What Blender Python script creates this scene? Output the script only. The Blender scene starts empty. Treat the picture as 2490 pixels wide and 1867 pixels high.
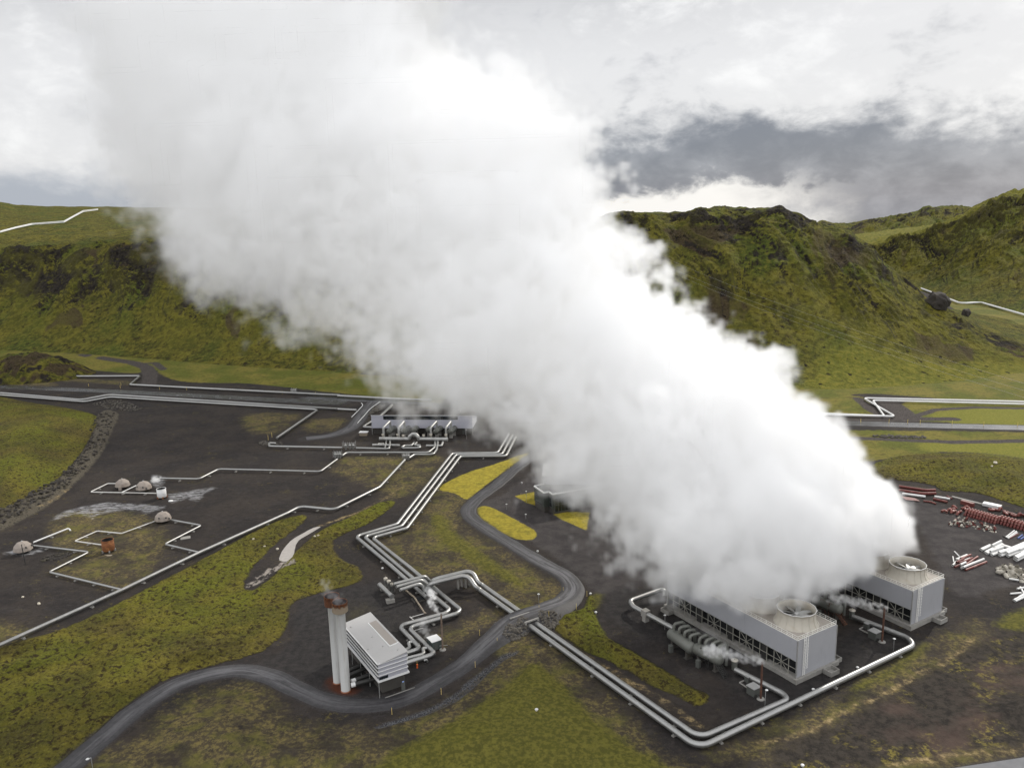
import bpy, bmesh, math, random, os
import numpy as np
from mathutils import Matrix, Vector
sc = bpy.context.scene
COL = sc.collection
rnd = random.Random(7)

# ------------------------------------------------------------------ camera (a drone about 120 m above the plain)
CX, CY, F = 1245.0, 933.5, 1990.0
PITCH, ROLL, H = math.radians(12), math.radians(-1.4), 120.0
EYE = np.array([0, 0, H])
cam = bpy.data.cameras.new('camera'); camo = bpy.data.objects.new('camera', cam); COL.objects.link(camo)
cam.sensor_width = 36; cam.lens = F / 2490 * 36; cam.clip_start = 1; cam.clip_end = 30000
camo.matrix_world = Matrix.Translation((0, 0, H)) @ Matrix.Rotation(math.pi / 2 - PITCH, 4, 'X') @ Matrix.Rotation(ROLL, 4, 'Z')
sc.camera = camo

def ray(u, v):
    x = (u - CX) / F; y = -(v - CY) / F; c, s = math.cos(ROLL), math.sin(ROLL)
    xr = c * x - s * y; yr = s * x + c * y; cp, sp = math.cos(PITCH), math.sin(PITCH)
    return np.array([xr, cp + yr * sp, -sp + yr * cp])
def W(u, v, z=0.0):
    d = ray(u, v); return EYE + d * ((z - H) / d[2])
def WR(u, v, r):
    d = ray(u, v); return EYE + d * (r / math.hypot(d[0], d[1]))
def AZ(u, v):
    d = ray(u, v); return math.atan2(d[0], d[1])
def EL(u, v):
    d = ray(u, v); return d[2] / math.hypot(d[0], d[1])
def HT(b, t):
    p = W(*b); d = ray(*t); k = (p[:2] @ d[:2]) / (d[:2] @ d[:2]); return H + d[2] * k
def cr(x0, y0, w, pw):
    k = w / pw
    return lambda x, y: (x0 + x * k, y0 + y * k)
D = cr(0, 0, 2490, 2212)
c1 = cr(0, 450, 830, 2212); c2 = cr(600, 900, 800, 2212); c3 = cr(0, 1050, 700, 2212); c4 = cr(700, 1300, 700, 2212)
c5 = cr(1400, 1250, 900, 2212); c6 = cr(1900, 1000, 590, 1958); c7 = cr(1400, 400, 1090, 2212); c8 = cr(2200, 1140, 290, 1415)
c9 = cr(0, 1280, 300, 2212); c10 = cr(1250, 1400, 400, 2212); c11 = cr(0, 1560, 900, 2212); c12 = cr(1800, 1500, 690, 2212)
ct = cr(1600, 1400, 480, 2212); cq = cr(1960, 1340, 360, 2212); cb = cr(760, 1400, 360, 1866); cs = cr(880, 980, 320, 2212)
co = cr(1260, 1080, 320, 1659); ck = cr(880, 1340, 400, 2212)
def P(c, pts, z=0.0):
    return [W(*c(*p[:2]), p[2] if len(p) > 2 else z) for p in pts]

SUN_DIR = np.array([.637 * math.cos(math.radians(34)), .771 * math.cos(math.radians(34)), math.sin(math.radians(34))])

# ------------------------------------------------------------------ node helper
class NT:
    def __init__(s, name, tree=None):
        if tree is None:
            s.mat = bpy.data.materials.new(name); s.mat.use_nodes = True; tree = s.mat.node_tree
        s.t = tree; s.t.nodes.clear()
    def n(s, typ, **kw):
        x = s.t.nodes.new(typ)
        for k, v in kw.items(): setattr(x, k, v)
        return x
    def put(s, sock, v):
        if v is None: return
        if hasattr(v, 'is_output') or isinstance(v, bpy.types.NodeSocket): s.t.links.new(v, sock)
        elif isinstance(v, (tuple, list)) and sock.type == 'RGBA' and len(v) == 3: sock.default_value = (*v, 1)
        else: sock.default_value = v
    def m(s, op, a, b=None, c=None, clamp=False):
        x = s.n('ShaderNodeMath', operation=op, use_clamp=clamp)
        for i, v in enumerate((a, b, c)): s.put(x.inputs[i], v)
        return x.outputs[0]
    def mix(s, f, a, b, blend='MIX'):
        x = s.n('ShaderNodeMix', data_type='RGBA', blend_type=blend, clamp_factor=True)
        s.put(x.inputs[0], f); s.put(x.inputs[6], a); s.put(x.inputs[7], b); return x.outputs[2]
    def pos(s): return s.n('ShaderNodeNewGeometry').outputs['Position']
    def obj(s): return s.n('ShaderNodeTexCoord').outputs['Object']
    def scale(s, v, k):
        x = s.n('ShaderNodeVectorMath', operation='MULTIPLY'); s.put(x.inputs[0], v); x.inputs[1].default_value = k; return x.outputs[0]
    def noise(s, v, size, detail=4, rough=.55, dist=0.0, off=0.0):
        x = s.n('ShaderNodeTexNoise'); 
        if off:
            y = s.n('ShaderNodeVectorMath', operation='ADD'); s.put(y.inputs[0], v); y.inputs[1].default_value = (off, off * 1.7, off * .3); v = y.outputs[0]
        s.put(x.inputs['Vector'], v); x.inputs['Scale'].default_value = 1.0 / size; x.inputs['Detail'].default_value = detail
        x.inputs['Roughness'].default_value = rough; x.inputs['Distortion'].default_value = dist; return x.outputs['Fac']
    def vor(s, v, size, feat='F1', out='Distance'):
        x = s.n('ShaderNodeTexVoronoi', feature=feat); s.put(x.inputs['Vector'], v); x.inputs['Scale'].default_value = 1.0 / size; return x.outputs[out]
    def step(s, v, lo, hi, a=0.0, b=1.0):
        x = s.n('ShaderNodeMapRange', interpolation_type='SMOOTHSTEP'); s.put(x.inputs[0], v)
        s.put(x.inputs[1], lo); s.put(x.inputs[2], hi); s.put(x.inputs[3], a); s.put(x.inputs[4], b); return x.outputs[0]
    def attr(s, name, out='Fac'):
        x = s.n('ShaderNodeAttribute', attribute_name=name); return x.outputs[out]
    def bump(s, h, strength=.5, dist=.2, normal=None):
        x = s.n('ShaderNodeBump'); x.inputs['Strength'].default_value = strength; x.inputs['Distance'].default_value = dist
        s.put(x.inputs['Height'], h); s.put(x.inputs['Normal'], normal); return x.outputs[0]
    def out(s, col, rough=.8, metal=0.0, normal=None, spec=.3):
        b = s.n('ShaderNodeBsdfPrincipled'); s.put(b.inputs['Base Color'], col); s.put(b.inputs['Roughness'], rough)
        s.put(b.inputs['Metallic'], metal); s.put(b.inputs['Normal'], normal); s.put(b.inputs['Specular IOR Level'], spec)
        o = s.n('ShaderNodeOutputMaterial'); s.t.links.new(b.outputs[0], o.inputs[0]); return s.mat

def simple(name, col, rough=.6, metal=0.0, var=.25, size=1.2, spec=.4, bumpy=0.0, dirt=None, dirtamt=.5):
    """a plain surface with worn, slightly uneven colour"""
    t = NT(name); v = t.obj()
    n1 = t.noise(v, size, 5, .6); n2 = t.noise(v, size * .15, 3, .6, off=3.1)
    f = t.m('MULTIPLY_ADD', t.m('ADD', n1, t.m('MULTIPLY', n2, .5)), 1.0, -.35, clamp=True)
    c = t.mix(f, tuple(x * (1 - var) for x in col), tuple(min(1, x * (1 + var * .6)) for x in col))
    if dirt: c = t.mix(t.m('MULTIPLY', t.step(t.noise(v, size * 1.7, 6, .65, off=9), .5, .68), dirtamt), c, dirt)
    nrm = t.bump(n2, bumpy, .05) if bumpy else None
    r = t.m('MULTIPLY_ADD', n1, .25, rough - .12)
    return t.out(c, r, metal, nrm, spec)

# ------------------------------------------------------------------ scene tags
def tag(o, label=None, cat=None, group=None, kind=None):
    if label: o['label'] = label
    if cat: o['category'] = cat
    if group: o['group'] = group
    if kind: o['kind'] = kind
    return o
def empty(name, loc=(0, 0, 0), rz=0.0, label=None, cat=None, group=None):
    o = bpy.data.objects.new(name, None); COL.objects.link(o); o.location = loc; o.rotation_euler = (0, 0, rz); o.empty_display_size = .5
    return tag(o, label, cat, group)
def copy_tree(o, parent=None):
    c = o.copy(); COL.objects.link(c); c.parent = parent
    if parent is not None: c.matrix_parent_inverse = o.matrix_parent_inverse
    for ch in [x for x in bpy.data.objects if x.parent == o]: copy_tree(ch, c)
    return c

# ------------------------------------------------------------------ mesh builder
class MB:
    def __init__(s): s.v = []; s.f = []; s.sm = []
    def add(s, vs, fs, smooth=False):
        b = len(s.v); s.v += [tuple(float(c) for c in p) for p in vs]
        s.f += [tuple(b + i for i in f) for f in fs]; s.sm += [smooth] * len(fs); return s
    def box(s, c, size, rz=0.0, frame=None):
        """box centred on c"""
        hx, hy, hz = [k / 2 for k in size]; cs_, sn = math.cos(rz), math.sin(rz); vs = []
        for z in (-hz, hz):
            for x, y in ((-hx, -hy), (hx, -hy), (hx, hy), (-hx, hy)):
                vs.append((c[0] + x * cs_ - y * sn, c[1] + x * sn + y * cs_, c[2] + z))
        return s.add(vs, [(3, 2, 1, 0), (4, 5, 6, 7), (0, 1, 5, 4), (1, 2, 6, 5), (2, 3, 7, 6), (3, 0, 4, 7)])
    def beam(s, a, b, w, h=None, up=(0, 0, 1)):
        """square bar from a to b"""
        a, b = Vector(a), Vector(b); h = h or w; d = (b - a).normalized(); upv = Vector(up)
        if abs(d.dot(upv)) > .98: upv = Vector((1, 0, 0))
        x = d.cross(upv).normalized(); y = x.cross(d).normalized(); vs = []
        for p in (a, b):
            for i, j in ((-1, -1), (1, -1), (1, 1), (-1, 1)): vs.append(p + x * (w / 2 * i) + y * (h / 2 * j))
        return s.add(vs, [(0, 1, 2, 3), (7, 6, 5, 4), (1, 0, 4, 5), (2, 1, 5, 6), (3, 2, 6, 7), (0, 3, 7, 4)])
    def tube(s, pts, r, n=12, cap=True, smooth=True):
        pts = [Vector(p) for p in pts]; rs = r if isinstance(r, (list, tuple)) else [r] * len(pts)
        rings = []; nrm = None
        for i, p in enumerate(pts):
            d = ((pts[min(i + 1, len(pts) - 1)] - p).normalized() + (p - pts[max(i - 1, 0)]).normalized())
            d = d.normalized() if d.length > 1e-6 else Vector((0, 0, 1))
            if nrm is None:
                nrm = d.cross(Vector((0, 0, 1)));
                if nrm.length < .05: nrm = d.cross(Vector((1, 0, 0)))
            nrm = (nrm - d * nrm.dot(d)).normalized(); bt = d.cross(nrm)
            rings.append([p + (nrm * math.cos(2 * math.pi * k / n) + bt * math.sin(2 * math.pi * k / n)) * rs[i] for k in range(n)])
        vs = [q for rg in rings for q in rg]; fs = []
        for i in range(len(pts) - 1):
            for k in range(n):
                k2 = (k + 1) % n; fs.append((i * n + k, i * n + k2, (i + 1) * n + k2, (i + 1) * n + k))
        s.add(vs, fs, smooth)
        if cap:
            s.add(rings[0], [tuple(range(n))[::-1]]); s.add(rings[-1], [tuple(range(n))])
        return s
    def lathe(s, prof, c=(0, 0, 0), n=24, smooth=True, closed=False):
        """prof: (radius, z) list"""
        vs = []; fs = []
        for r, z in prof:
            for k in range(n): vs.append((c[0] + r * math.cos(2 * math.pi * k / n), c[1] + r * math.sin(2 * math.pi * k / n), c[2] + z))
        for i in range(len(prof) - 1):
            for k in range(n):
                k2 = (k + 1) % n; fs.append((i * n + k, i * n + k2, (i + 1) * n + k2, (i + 1) * n + k))
        s.add(vs, fs, smooth)
        if closed:
            m = len(prof) - 1
            s.add(vs[:n], [tuple(range(n))[::-1]]); s.add(vs[m * n:], [tuple(range(n))])
        return s
    def prism(s, poly, z0, z1):
        n = len(poly); vs = [(p[0], p[1], z0) for p in poly] + [(p[0], p[1], z1) for p in poly]
        fs = [tuple(range(n))[::-1], tuple(range(n, 2 * n))] + [(i, (i + 1) % n, n + (i + 1) % n, n + i) for i in range(n)]
        return s.add(vs, fs)
    def build(s, name, mat, parent=None, loc=None, rz=None):
        me = bpy.data.meshes.new(name); me.from_pydata(s.v, [], s.f); me.polygons.foreach_set('use_smooth', s.sm)
        if mat: me.materials.append(mat)
        bm = bmesh.new(); bm.from_mesh(me); bmesh.ops.recalc_face_normals(bm, faces=bm.faces); bm.to_mesh(me); bm.free()
        o = bpy.data.objects.new(name, me); COL.objects.link(o)
        if parent is not None: o.parent = parent
        if loc is not None: o.location = loc
        if rz is not None: o.rotation_euler[2] = rz
        return o

def fillet(pts, r, n=6):
    """round the corners of a 3-D polyline"""
    pts = [Vector(p) for p in pts]; out = [pts[0]]
    for i in range(1, len(pts) - 1):
        a, b, c = pts[i - 1], pts[i], pts[i + 1]; d1 = (a - b); d2 = (c - b); l1, l2 = d1.length, d2.length; d1.normalize(); d2.normalize()
        cosang = max(-1, min(1, d1.dot(d2))); ang = math.acos(cosang)
        if math.pi - ang < .03: out.append(b); continue
        t = min(r / math.tan(ang / 2), l1 * .48, l2 * .48); rr = t * math.tan(ang / 2)
        bis = (d1 + d2).normalized(); cen = b + bis * (rr / math.sin(ang / 2)); p0 = b + d1 * t; p1 = b + d2 * t
        v0 = p0 - cen; v1 = p1 - cen; th = v0.angle(v1); k = max(2, int(n * th / 1.57) + 1); ax = v0.cross(v1).normalized()
        for j in range(k + 1): out.append(cen + Matrix.Rotation(th * j / k, 3, ax) @ v0)
    out.append(pts[-1]); return out

def smooth_closed(pts, step=2.5):
    """Catmull-Rom through a closed 2-D polygon"""
    p = np.array([q[:2] for q in pts]); n = len(p); out = []
    for i in range(n):
        p0, p1, p2, p3 = p[i - 1], p[i], p[(i + 1) % n], p[(i + 2) % n]; k = max(2, int(np.linalg.norm(p2 - p1) / step)); k = min(k, 10)
        for t in np.arange(k) / k:
            out.append(.5 * (2 * p1 + (p2 - p0) * t + (2 * p0 - 5 * p1 + 4 * p2 - p3) * t * t + (3 * p1 - p0 - 3 * p2 + p3) * t ** 3))
    return np.array(out)
def smooth_open(pts, step=2.0):
    p = np.array(pts, float); p = np.vstack([2 * p[0] - p[1], p, 2 * p[-1] - p[-2]]); out = []
    for i in range(1, len(p) - 2):
        p0, p1, p2, p3 = p[i - 1:i + 3]; k = max(2, int(np.linalg.norm(p2 - p1) / step))
        for t in np.arange(k) / k:
            out.append(.5 * (2 * p1 + (p2 - p0) * t + (2 * p0 - 5 * p1 + 4 * p2 - p3) * t * t + (3 * p1 - p0 - 3 * p2 + p3) * t ** 3))
    out.append(p[-2]); return np.array(out)

# ------------------------------------------------------------------ array noise and signed distance
def vnoise2(x, y, L, seed):
    """smooth 2-D gradient noise sampled at arrays x, y (about -1..1)"""
    rs = np.random.RandomState(seed); g = rs.rand(256, 256) * 2 * math.pi; gx, gy = np.cos(g).astype(np.float32), np.sin(g).astype(np.float32)
    a = seed * .7 + .4; ca, sa = math.cos(a), math.sin(a)
    u = (x * ca - y * sa) / L + seed * 17.3; v = (x * sa + y * ca) / L + seed * 9.1
    i = np.floor(u).astype(int); j = np.floor(v).astype(int); fu = u - i; fv = v - j
    su = fu ** 3 * (fu * (fu * 6 - 15) + 10); sv = fv ** 3 * (fv * (fv * 6 - 15) + 10)
    def g_(di, dj):
        ii = (i + di) & 255; jj = (j + dj) & 255; return gx[ii, jj] * (fu - di) + gy[ii, jj] * (fv - dj)
    a0 = g_(0, 0) * (1 - su) + g_(1, 0) * su; a1 = g_(0, 1) * (1 - su) + g_(1, 1) * su
    return (a0 * (1 - sv) + a1 * sv) * 1.5
def fbm2(x, y, L, seed, oct=4, gain=.5):
    r = 0; a = 1.0
    for k in range(oct): r = r + a * vnoise2(x, y, L / 2 ** k, seed + k); a *= gain
    return r
def ridge2(x, y, L, seed, oct=4, gain=.5):
    r = 0; a = 1.0
    for k in range(oct): r = r + a * (1 - 2 * np.abs(vnoise2(x, y, L / 2 ** k, seed + k))); a *= gain
    return r
def seg_d2(x, y, a, b):
    dx, dy = b[0] - a[0], b[1] - a[1]; l = dx * dx + dy * dy + 1e-9
    t = np.clip(((x - a[0]) * dx + (y - a[1]) * dy) / l, 0, 1); return (x - a[0] - t * dx) ** 2 + (y - a[1] - t * dy) ** 2
def sdf_poly(x, y, poly, lim=15.0):
    out = np.full(x.shape, -lim, np.float32); lo = poly.min(0) - lim; hi = poly.max(0) + lim
    k = np.nonzero((x > lo[0]) & (x < hi[0]) & (y > lo[1]) & (y < hi[1]))[0]
    if not len(k): return out
    px, py = x[k], y[k]; d2 = np.full(px.shape, 1e9, np.float32); ins = np.zeros(px.shape, bool)
    for a, b in zip(poly, np.roll(poly, -1, 0)):
        d2 = np.minimum(d2, seg_d2(px, py, a, b))
        cnd = (a[1] > py) != (b[1] > py)
        if a[1] != b[1]: ins ^= cnd & (px < (b[0] - a[0]) * (py - a[1]) / (b[1] - a[1]) + a[0])
    out[k] = np.clip(np.where(ins, 1, -1) * np.sqrt(d2), -lim, lim); return out
def sdf_line(x, y, line, half, lim=15.0):
    line = np.array(line)[:, :2]; out = np.full(x.shape, -lim, np.float32); lo = line.min(0) - lim - half; hi = line.max(0) + lim + half
    k = np.nonzero((x > lo[0]) & (x < hi[0]) & (y > lo[1]) & (y < hi[1]))[0]
    if not len(k): return out
    d2 = np.full(k.shape, 1e9, np.float32)
    for a, b in zip(line[:-1], line[1:]): d2 = np.minimum(d2, seg_d2(x[k], y[k], a, b))
    out[k] = np.clip(half - np.sqrt(d2), -lim, lim); return out
def grid_mesh(name, X, Y, Z, attrs, mat):
    """one sheet over a rows x cols grid"""
    nr, nc = X.shape; me = bpy.data.meshes.new(name); me.vertices.add(nr * nc)
    me.vertices.foreach_set('co', np.stack([X, Y, Z], -1).astype(np.float32).ravel())
    idx = np.arange(nr * nc).reshape(nr, nc); q = np.stack([idx[:-1, :-1], idx[:-1, 1:], idx[1:, 1:], idx[1:, :-1]], -1).reshape(-1, 4)
    m = len(q); me.loops.add(m * 4); me.polygons.add(m)
    me.loops.foreach_set('vertex_index', q.astype(np.int32).ravel()); me.polygons.foreach_set('loop_start', np.arange(0, m * 4, 4, dtype=np.int32))
    me.polygons.foreach_set('use_smooth', np.ones(m, bool)); me.update(calc_edges=True)
    for k, a in attrs.items():
        at = me.attributes.new(k, 'FLOAT', 'POINT'); at.data.foreach_set('value', np.asarray(a, np.float32).ravel())
    me.materials.append(mat); o = bpy.data.objects.new(name, me); COL.objects.link(o); return o
# ------------------------------------------------------------------ sky, clouds and sun
world = bpy.data.worlds.new('World'); sc.world = world; world.use_nodes = True
w = NT('World', world.node_tree)
sky = w.n('ShaderNodeTexSky', sky_type='NISHITA', sun_disc=False); sky.sun_elevation = math.radians(34)
sky.sun_rotation = math.atan2(SUN_DIR[0], SUN_DIR[1]); sky.altitude = 300; sky.air_density = 1.0; sky.dust_density = 1.5
dirn = w.n('ShaderNodeTexCoord').outputs['Generated']
sp = w.n('ShaderNodeSeparateXYZ'); w.put(sp.inputs[0], dirn)
az = w.m('MULTIPLY', w.m('ARCTAN2', sp.outputs[0], sp.outputs[1]), 57.2958)
el = w.m('MULTIPLY', w.m('ARCSINE', sp.outputs[2]), 57.2958)
cv = w.n('ShaderNodeCombineXYZ'); w.put(cv.inputs[0], az); w.put(cv.inputs[1], w.m('MULTIPLY', el, 1.7))
cvec = cv.outputs[0]
n_big = w.noise(cvec, 9, 6, .55, .3); n_mid = w.noise(cvec, 4.0, 7, .58, .4, off=5.3); n_fine = w.noise(cvec, 1.6, 6, .6, .2, off=2.2)
ns = w.m('ADD', w.m('MULTIPLY', w.m('SUBTRACT', n_big, .5), 1.2), w.m('ADD', w.m('MULTIPLY', w.m('SUBTRACT', n_mid, .5), .9), w.m('MULTIPLY', w.m('SUBTRACT', n_fine, .5), .35)))
def warp(v, k): return w.m('ADD', v, w.m('MULTIPLY', ns, k))
# broad white-grey deck, darker overhead in the middle of the view, bright low down
deck = w.mix(w.step(warp(el, 7), 8, 17), (.93, .93, .94), (.62, .625, .64))
deck = w.mix(w.m('MULTIPLY', w.step(warp(az, 9), 9, 24), w.step(el, 3, 9)), deck, (.93, .93, .94))
deck = w.mix(w.step(ns, -.05, .35), deck, (1.10, 1.10, 1.10))
deck = w.mix(w.step(w.m('MULTIPLY', ns, -1.0), .08, .5), deck, (.57, .58, .61))
left = w.step(warp(az, 6), -14, -24)
deck = w.mix(w.m('MULTIPLY', left, w.step(warp(el, 2.5), 3.6, 1.4)), deck, (.50, .54, .61))
# the slate-blue bank above the right-hand hills with bright gaps on the skyline
band = w.m('MULTIPLY', w.step(warp(el, 5.0), 6.2, 3.6), w.step(az, 0, 6))
bandcol = w.mix(w.step(ns, -.25, .3), (.23, .255, .31), (.41, .435, .49))
skyc = w.mix(band, deck, bandcol)
gap = w.m('MULTIPLY', w.step(warp(el, -5.5), 1.9, .5), w.m('MULTIPLY', w.step(az, 1, 6), w.step(warp(az, 12), 24, 15)))
skyc = w.mix(gap, skyc, (1.10, 1.09, 1.06))
hi = w.step(el, 17, 40)
skyc = w.mix(hi, skyc, w.mix(w.step(ns, -.2, .3), (1.08, 1.09, 1.11), (1.25, 1.25, 1.25)))
skyc = w.mix(w.step(el, -.5, -3), skyc, (.25, .26, .25))
back = w.step(w.m('ABSOLUTE', az), 50, 90)
skyc = w.mix(w.m('MULTIPLY', back, w.step(el, -1, 3)), skyc, (1.65, 1.66, 1.69))
tot = w.mix(.93, sky.outputs[0], w.mix(1.0, skyc, (10.0, 10.0, 10.0), 'MULTIPLY'))
bg = w.n('ShaderNodeBackground'); w.put(bg.inputs[0], tot); bg.inputs[1].default_value = .1
wo = w.n('ShaderNodeOutputWorld'); w.t.links.new(bg.outputs[0], wo.inputs[0])
sl = bpy.data.lights.new('sun', 'SUN'); sl.energy = 2.9; sl.angle = math.radians(.6); sl.color = (1, .95, .87)
so = bpy.data.objects.new('sun', sl); COL.objects.link(so); so.location = (300, 350, 400)
so.rotation_euler = Vector(SUN_DIR).to_track_quat('Z', 'Y').to_euler()
sc.view_settings.view_transform = 'Standard'; sc.view_settings.look = 'None'; sc.view_settings.exposure = -.15; sc.view_settings.gamma = 1
cyc = sc.cycles
cyc.max_bounces = 20; cyc.diffuse_bounces = 3; cyc.glossy_bounces = 3; cyc.transparent_max_bounces = 8; cyc.transmission_bounces = 2
cyc.volume_bounces = 18; cyc.use_adaptive_sampling = True; cyc.adaptive_threshold = .025; cyc.use_denoising = True
try: cyc.denoiser = 'OPENIMAGEDENOISE'
except Exception: pass
cyc.sample_clamp_indirect = 10
# ------------------------------------------------------------------ ground regions, picked as outlines on the flat plain
def poly(c, pts): return smooth_closed(P(c, pts))
MOSS = [poly(D, [(-60, 1440), (150, 1352), (285, 1288), (440, 1206), (530, 1158), (600, 1125), (655, 1112), (655, 1128), (600, 1170), (555, 1215), (540, 1235), (525, 1262), (545, 1275), (590, 1243), (640, 1190), (665, 1168), (700, 1142), (760, 1115), (820, 1085), (852, 1082), (845, 1096), (800, 1128), (740, 1155), (718, 1172), (735, 1205), (772, 1225), (783, 1248), (765, 1260), (700, 1278), (655, 1290), (625, 1310), (622, 1345), (600, 1380), (560, 1408), (480, 1432), (370, 1462), (270, 1525), (200, 1590), (120, 1680), (-60, 1720)]),
        poly(c10, [(1000, 260), (1075, 275), (1105, 380), (1080, 480), (1140, 620), (1200, 760), (1380, 900), (1560, 1000), (1800, 1130), (2010, 1260), (2212, 1390), (2400, 1500), (2560, 1560), (2620, 1600), (2580, 1680), (2420, 1740), (2250, 1640), (2000, 1540), (1700, 1380), (1400, 1220), (1150, 1080), (900, 980), (640, 790), (560, 690), (620, 560), (700, 500), (930, 430), (985, 330)]),
        poly(c6, [(600, 500), (760, 420), (900, 372), (1100, 345), (1400, 338), (1700, 355), (2050, 400), (2300, 480), (2300, 860), (1958, 775), (1700, 690), (1550, 655), (1300, 640), (1240, 600), (1000, 560), (760, 540)]),
        poly(D, [(-80, 862), (80, 872), (205, 897), (200, 935), (150, 1010), (70, 1080), (-10, 1125), (-80, 1150)]),
        ]
DRYM = [poly(D, [(245, 1680), (300, 1600), (350, 1555), (430, 1505), (500, 1482), (560, 1492), (590, 1530), (620, 1565), (700, 1580), (830, 1575), (930, 1540), (1010, 1500), (1080, 1445), (1120, 1408), (1170, 1400), (1230, 1440), (1330, 1540), (1420, 1640), (1440, 1690)]),
        poly(c2, [(1290, 810), (1420, 828), (1475, 880), (1410, 950), (1430, 1040), (1560, 1120), (1750, 1250), (1950, 1370), (2095, 1465), (2120, 1540), (2030, 1590), (1870, 1640), (1680, 1520), (1560, 1440), (1540, 1390), (1420, 1340), (1250, 1370), (1150, 1330), (1000, 1230), (900, 1150), (1080, 1090), (1180, 960)]),
        poly(c3, [(480, 640), (850, 620), (1150, 700), (1230, 800), (1250, 880), (1150, 1020), (960, 1190), (700, 1120), (420, 1060), (560, 980), (650, 930), (500, 880), (420, 800)]),
        poly(c3, [(-100, 1480), (60, 1490), (170, 1560), (60, 1640), (-100, 1700)]),
        poly(c2, [(590, 640), (700, 590), (1030, 590), (1060, 610), (900, 780), (780, 740), (640, 700)]), poly(c2, [(1100, 610), (1290, 590), (1180, 750), (1010, 850), (920, 830), (960, 760)]),
        poly(c2, [(20, 300), (330, 300), (300, 340), (180, 420), (20, 400)]), poly(c2, [(430, 340), (640, 330), (600, 390), (500, 410), (420, 400)]),
        poly(c5, [(880, 1420), (1100, 1330), (1350, 1240), (1600, 1100), (1850, 940), (2100, 820), (2400, 650), (2400, 850), (2100, 950), (1850, 1080), (1650, 1190), (1500, 1250), (1420, 1330), (1200, 1440)]),
        poly(c12, [(600, 1177), (1200, 1100), (1700, 1010), (2212, 930), (2400, 900), (2400, 1080), (2212, 1075), (1800, 1130), (1500, 1180), (1300, 1240), (600, 1240)]),
        ]
BARE = [poly(c12, [(300, 1080), (700, 880), (1000, 720), (1300, 560), (1600, 380), (1900, 200), (2300, 60), (2400, 300), (2400, 900), (1900, 1020), (1400, 1110), (900, 1200), (500, 1240)])]
DRYM += [
        poly(c12, [(1480, 840), (1600, 760), (1850, 640), (2050, 520), (2212, 420), (2420, 330), (2420, 700), (2212, 770), (2000, 800), (1700, 850)]),
        poly(c4, [(1130, 770), (1300, 720), (1530, 610), (1560, 640), (1400, 720), (1300, 790), (1170, 810)]),
        poly(c4, [(1640, 860), (1750, 800), (1900, 830), (2080, 900), (1950, 940), (1750, 930)]),
        poly(c4, [(480, 560), (560, 560), (600, 620), (520, 680)]),
        poly(c1, [(330, 1265), (330, 1300), (-50, 1290), (-50, 1255), (700, 1265), (830, 1290)]),
        ]
LAWN = [poly(c2, [(1296, 803), (1345, 752), (1500, 682), (1600, 652), (1720, 612), (1885, 556), (1905, 575), (1800, 640), (1700, 705), (1565, 805), (1482, 868), (1400, 828)]),
        poly(c2, [(1552, 925), (1620, 914), (1720, 958), (1850, 1028), (1930, 1072), (1948, 1105), (1920, 1137), (1820, 1136), (1700, 1085), (1600, 1020), (1556, 965)]),
        np.array(P(c2, [(1802, 846), (1970, 808), (2100, 800), (2080, 900), (1935, 908), (1878, 888)]))[:, :2],
        np.array(P(co, [(440, 885), (600, 850), (900, 860), (860, 1090), (700, 1012), (560, 955)]))[:, :2]]
GREEN = [poly(c2, [(1250, 970), (1330, 990), (1370, 1065), (1480, 1155), (1640, 1265), (1800, 1375), (1880, 1440), (1840, 1470), (1700, 1400), (1500, 1290), (1330, 1170), (1262, 1080)]),
         poly(D, [(1138, 1440), (1185, 1452), (1245, 1515), (1310, 1580), (1430, 1680), (830, 1690), (880, 1620), (980, 1560), (1075, 1500)]),
         poly(c5, [(1650, 1040), (1900, 900), (2050, 780), (2100, 790), (1950, 920), (1750, 1030)]), poly(c12, [(2000, 60), (2100, -20), (2300, -60), (2300, 60), (2130, 100)]),
         poly(c10, [(1070, 250), (1180, 250), (1200, 330), (1110, 420), (1090, 330)])]
GRASS = [poly(D, [(342, 800), (560, 815), (820, 822), (900, 700), (500, 690), (200, 720), (-100, 760), (-100, 800), (150, 798), (285, 806)]), poly(D, [(345, 806), (560, 830), (830, 858), (960, 860), (960, 700), (345, 700)]),
         poly(D, [(1500, 868), (1850, 862), (1862, 880), (1880, 895), (1700, 893), (1500, 890)]), poly(D, [(1500, 700), (2400, 700), (2400, 856), (1870, 850), (1850, 862), (1500, 868)]),
         poly(D, [(1950, 872), (2020, 868), (2330, 880), (2330, 916), (2080, 912), (1960, 905)]),
         poly(D, [(1960, 560), (2300, 600), (2400, 720), (2212, 720), (2050, 660)]), poly(D, [(1500, 925), (1760, 928), (2330, 940), (2330, 1000), (2212, 985), (2060, 975), (1960, 985), (1820, 1000), (1500, 1010)])]
LAWN2 = [poly(c6, [(1100, 270), (1200, 245), (2050, 240), (2300, 260), (2300, 420), (1950, 385), (1700, 345), (1400, 325), (1180, 320)]), poly(c6, [(1250, 10), (1700, -30), (2100, -10), (2100, 100), (1900, 120), (1500, 108), (1220, 60)])]
YARD = [poly(D, [(1085, 1068), (1125, 1040), (1170, 1030), (1320, 1100), (1450, 1180), (1450, 1230), (1390, 1262), (1340, 1300), (1290, 1282), (1262, 1262), (1225, 1222), (1170, 1185), (1090, 1140), (1040, 1110), (1040, 1085)]),
        poly(c6, [(900, 720), (1300, 760), (1958, 980), (2300, 1000), (2300, 1500), (1900, 1400), (1500, 1500), (1300, 1330), (1200, 1100), (1100, 900)])]
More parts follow.
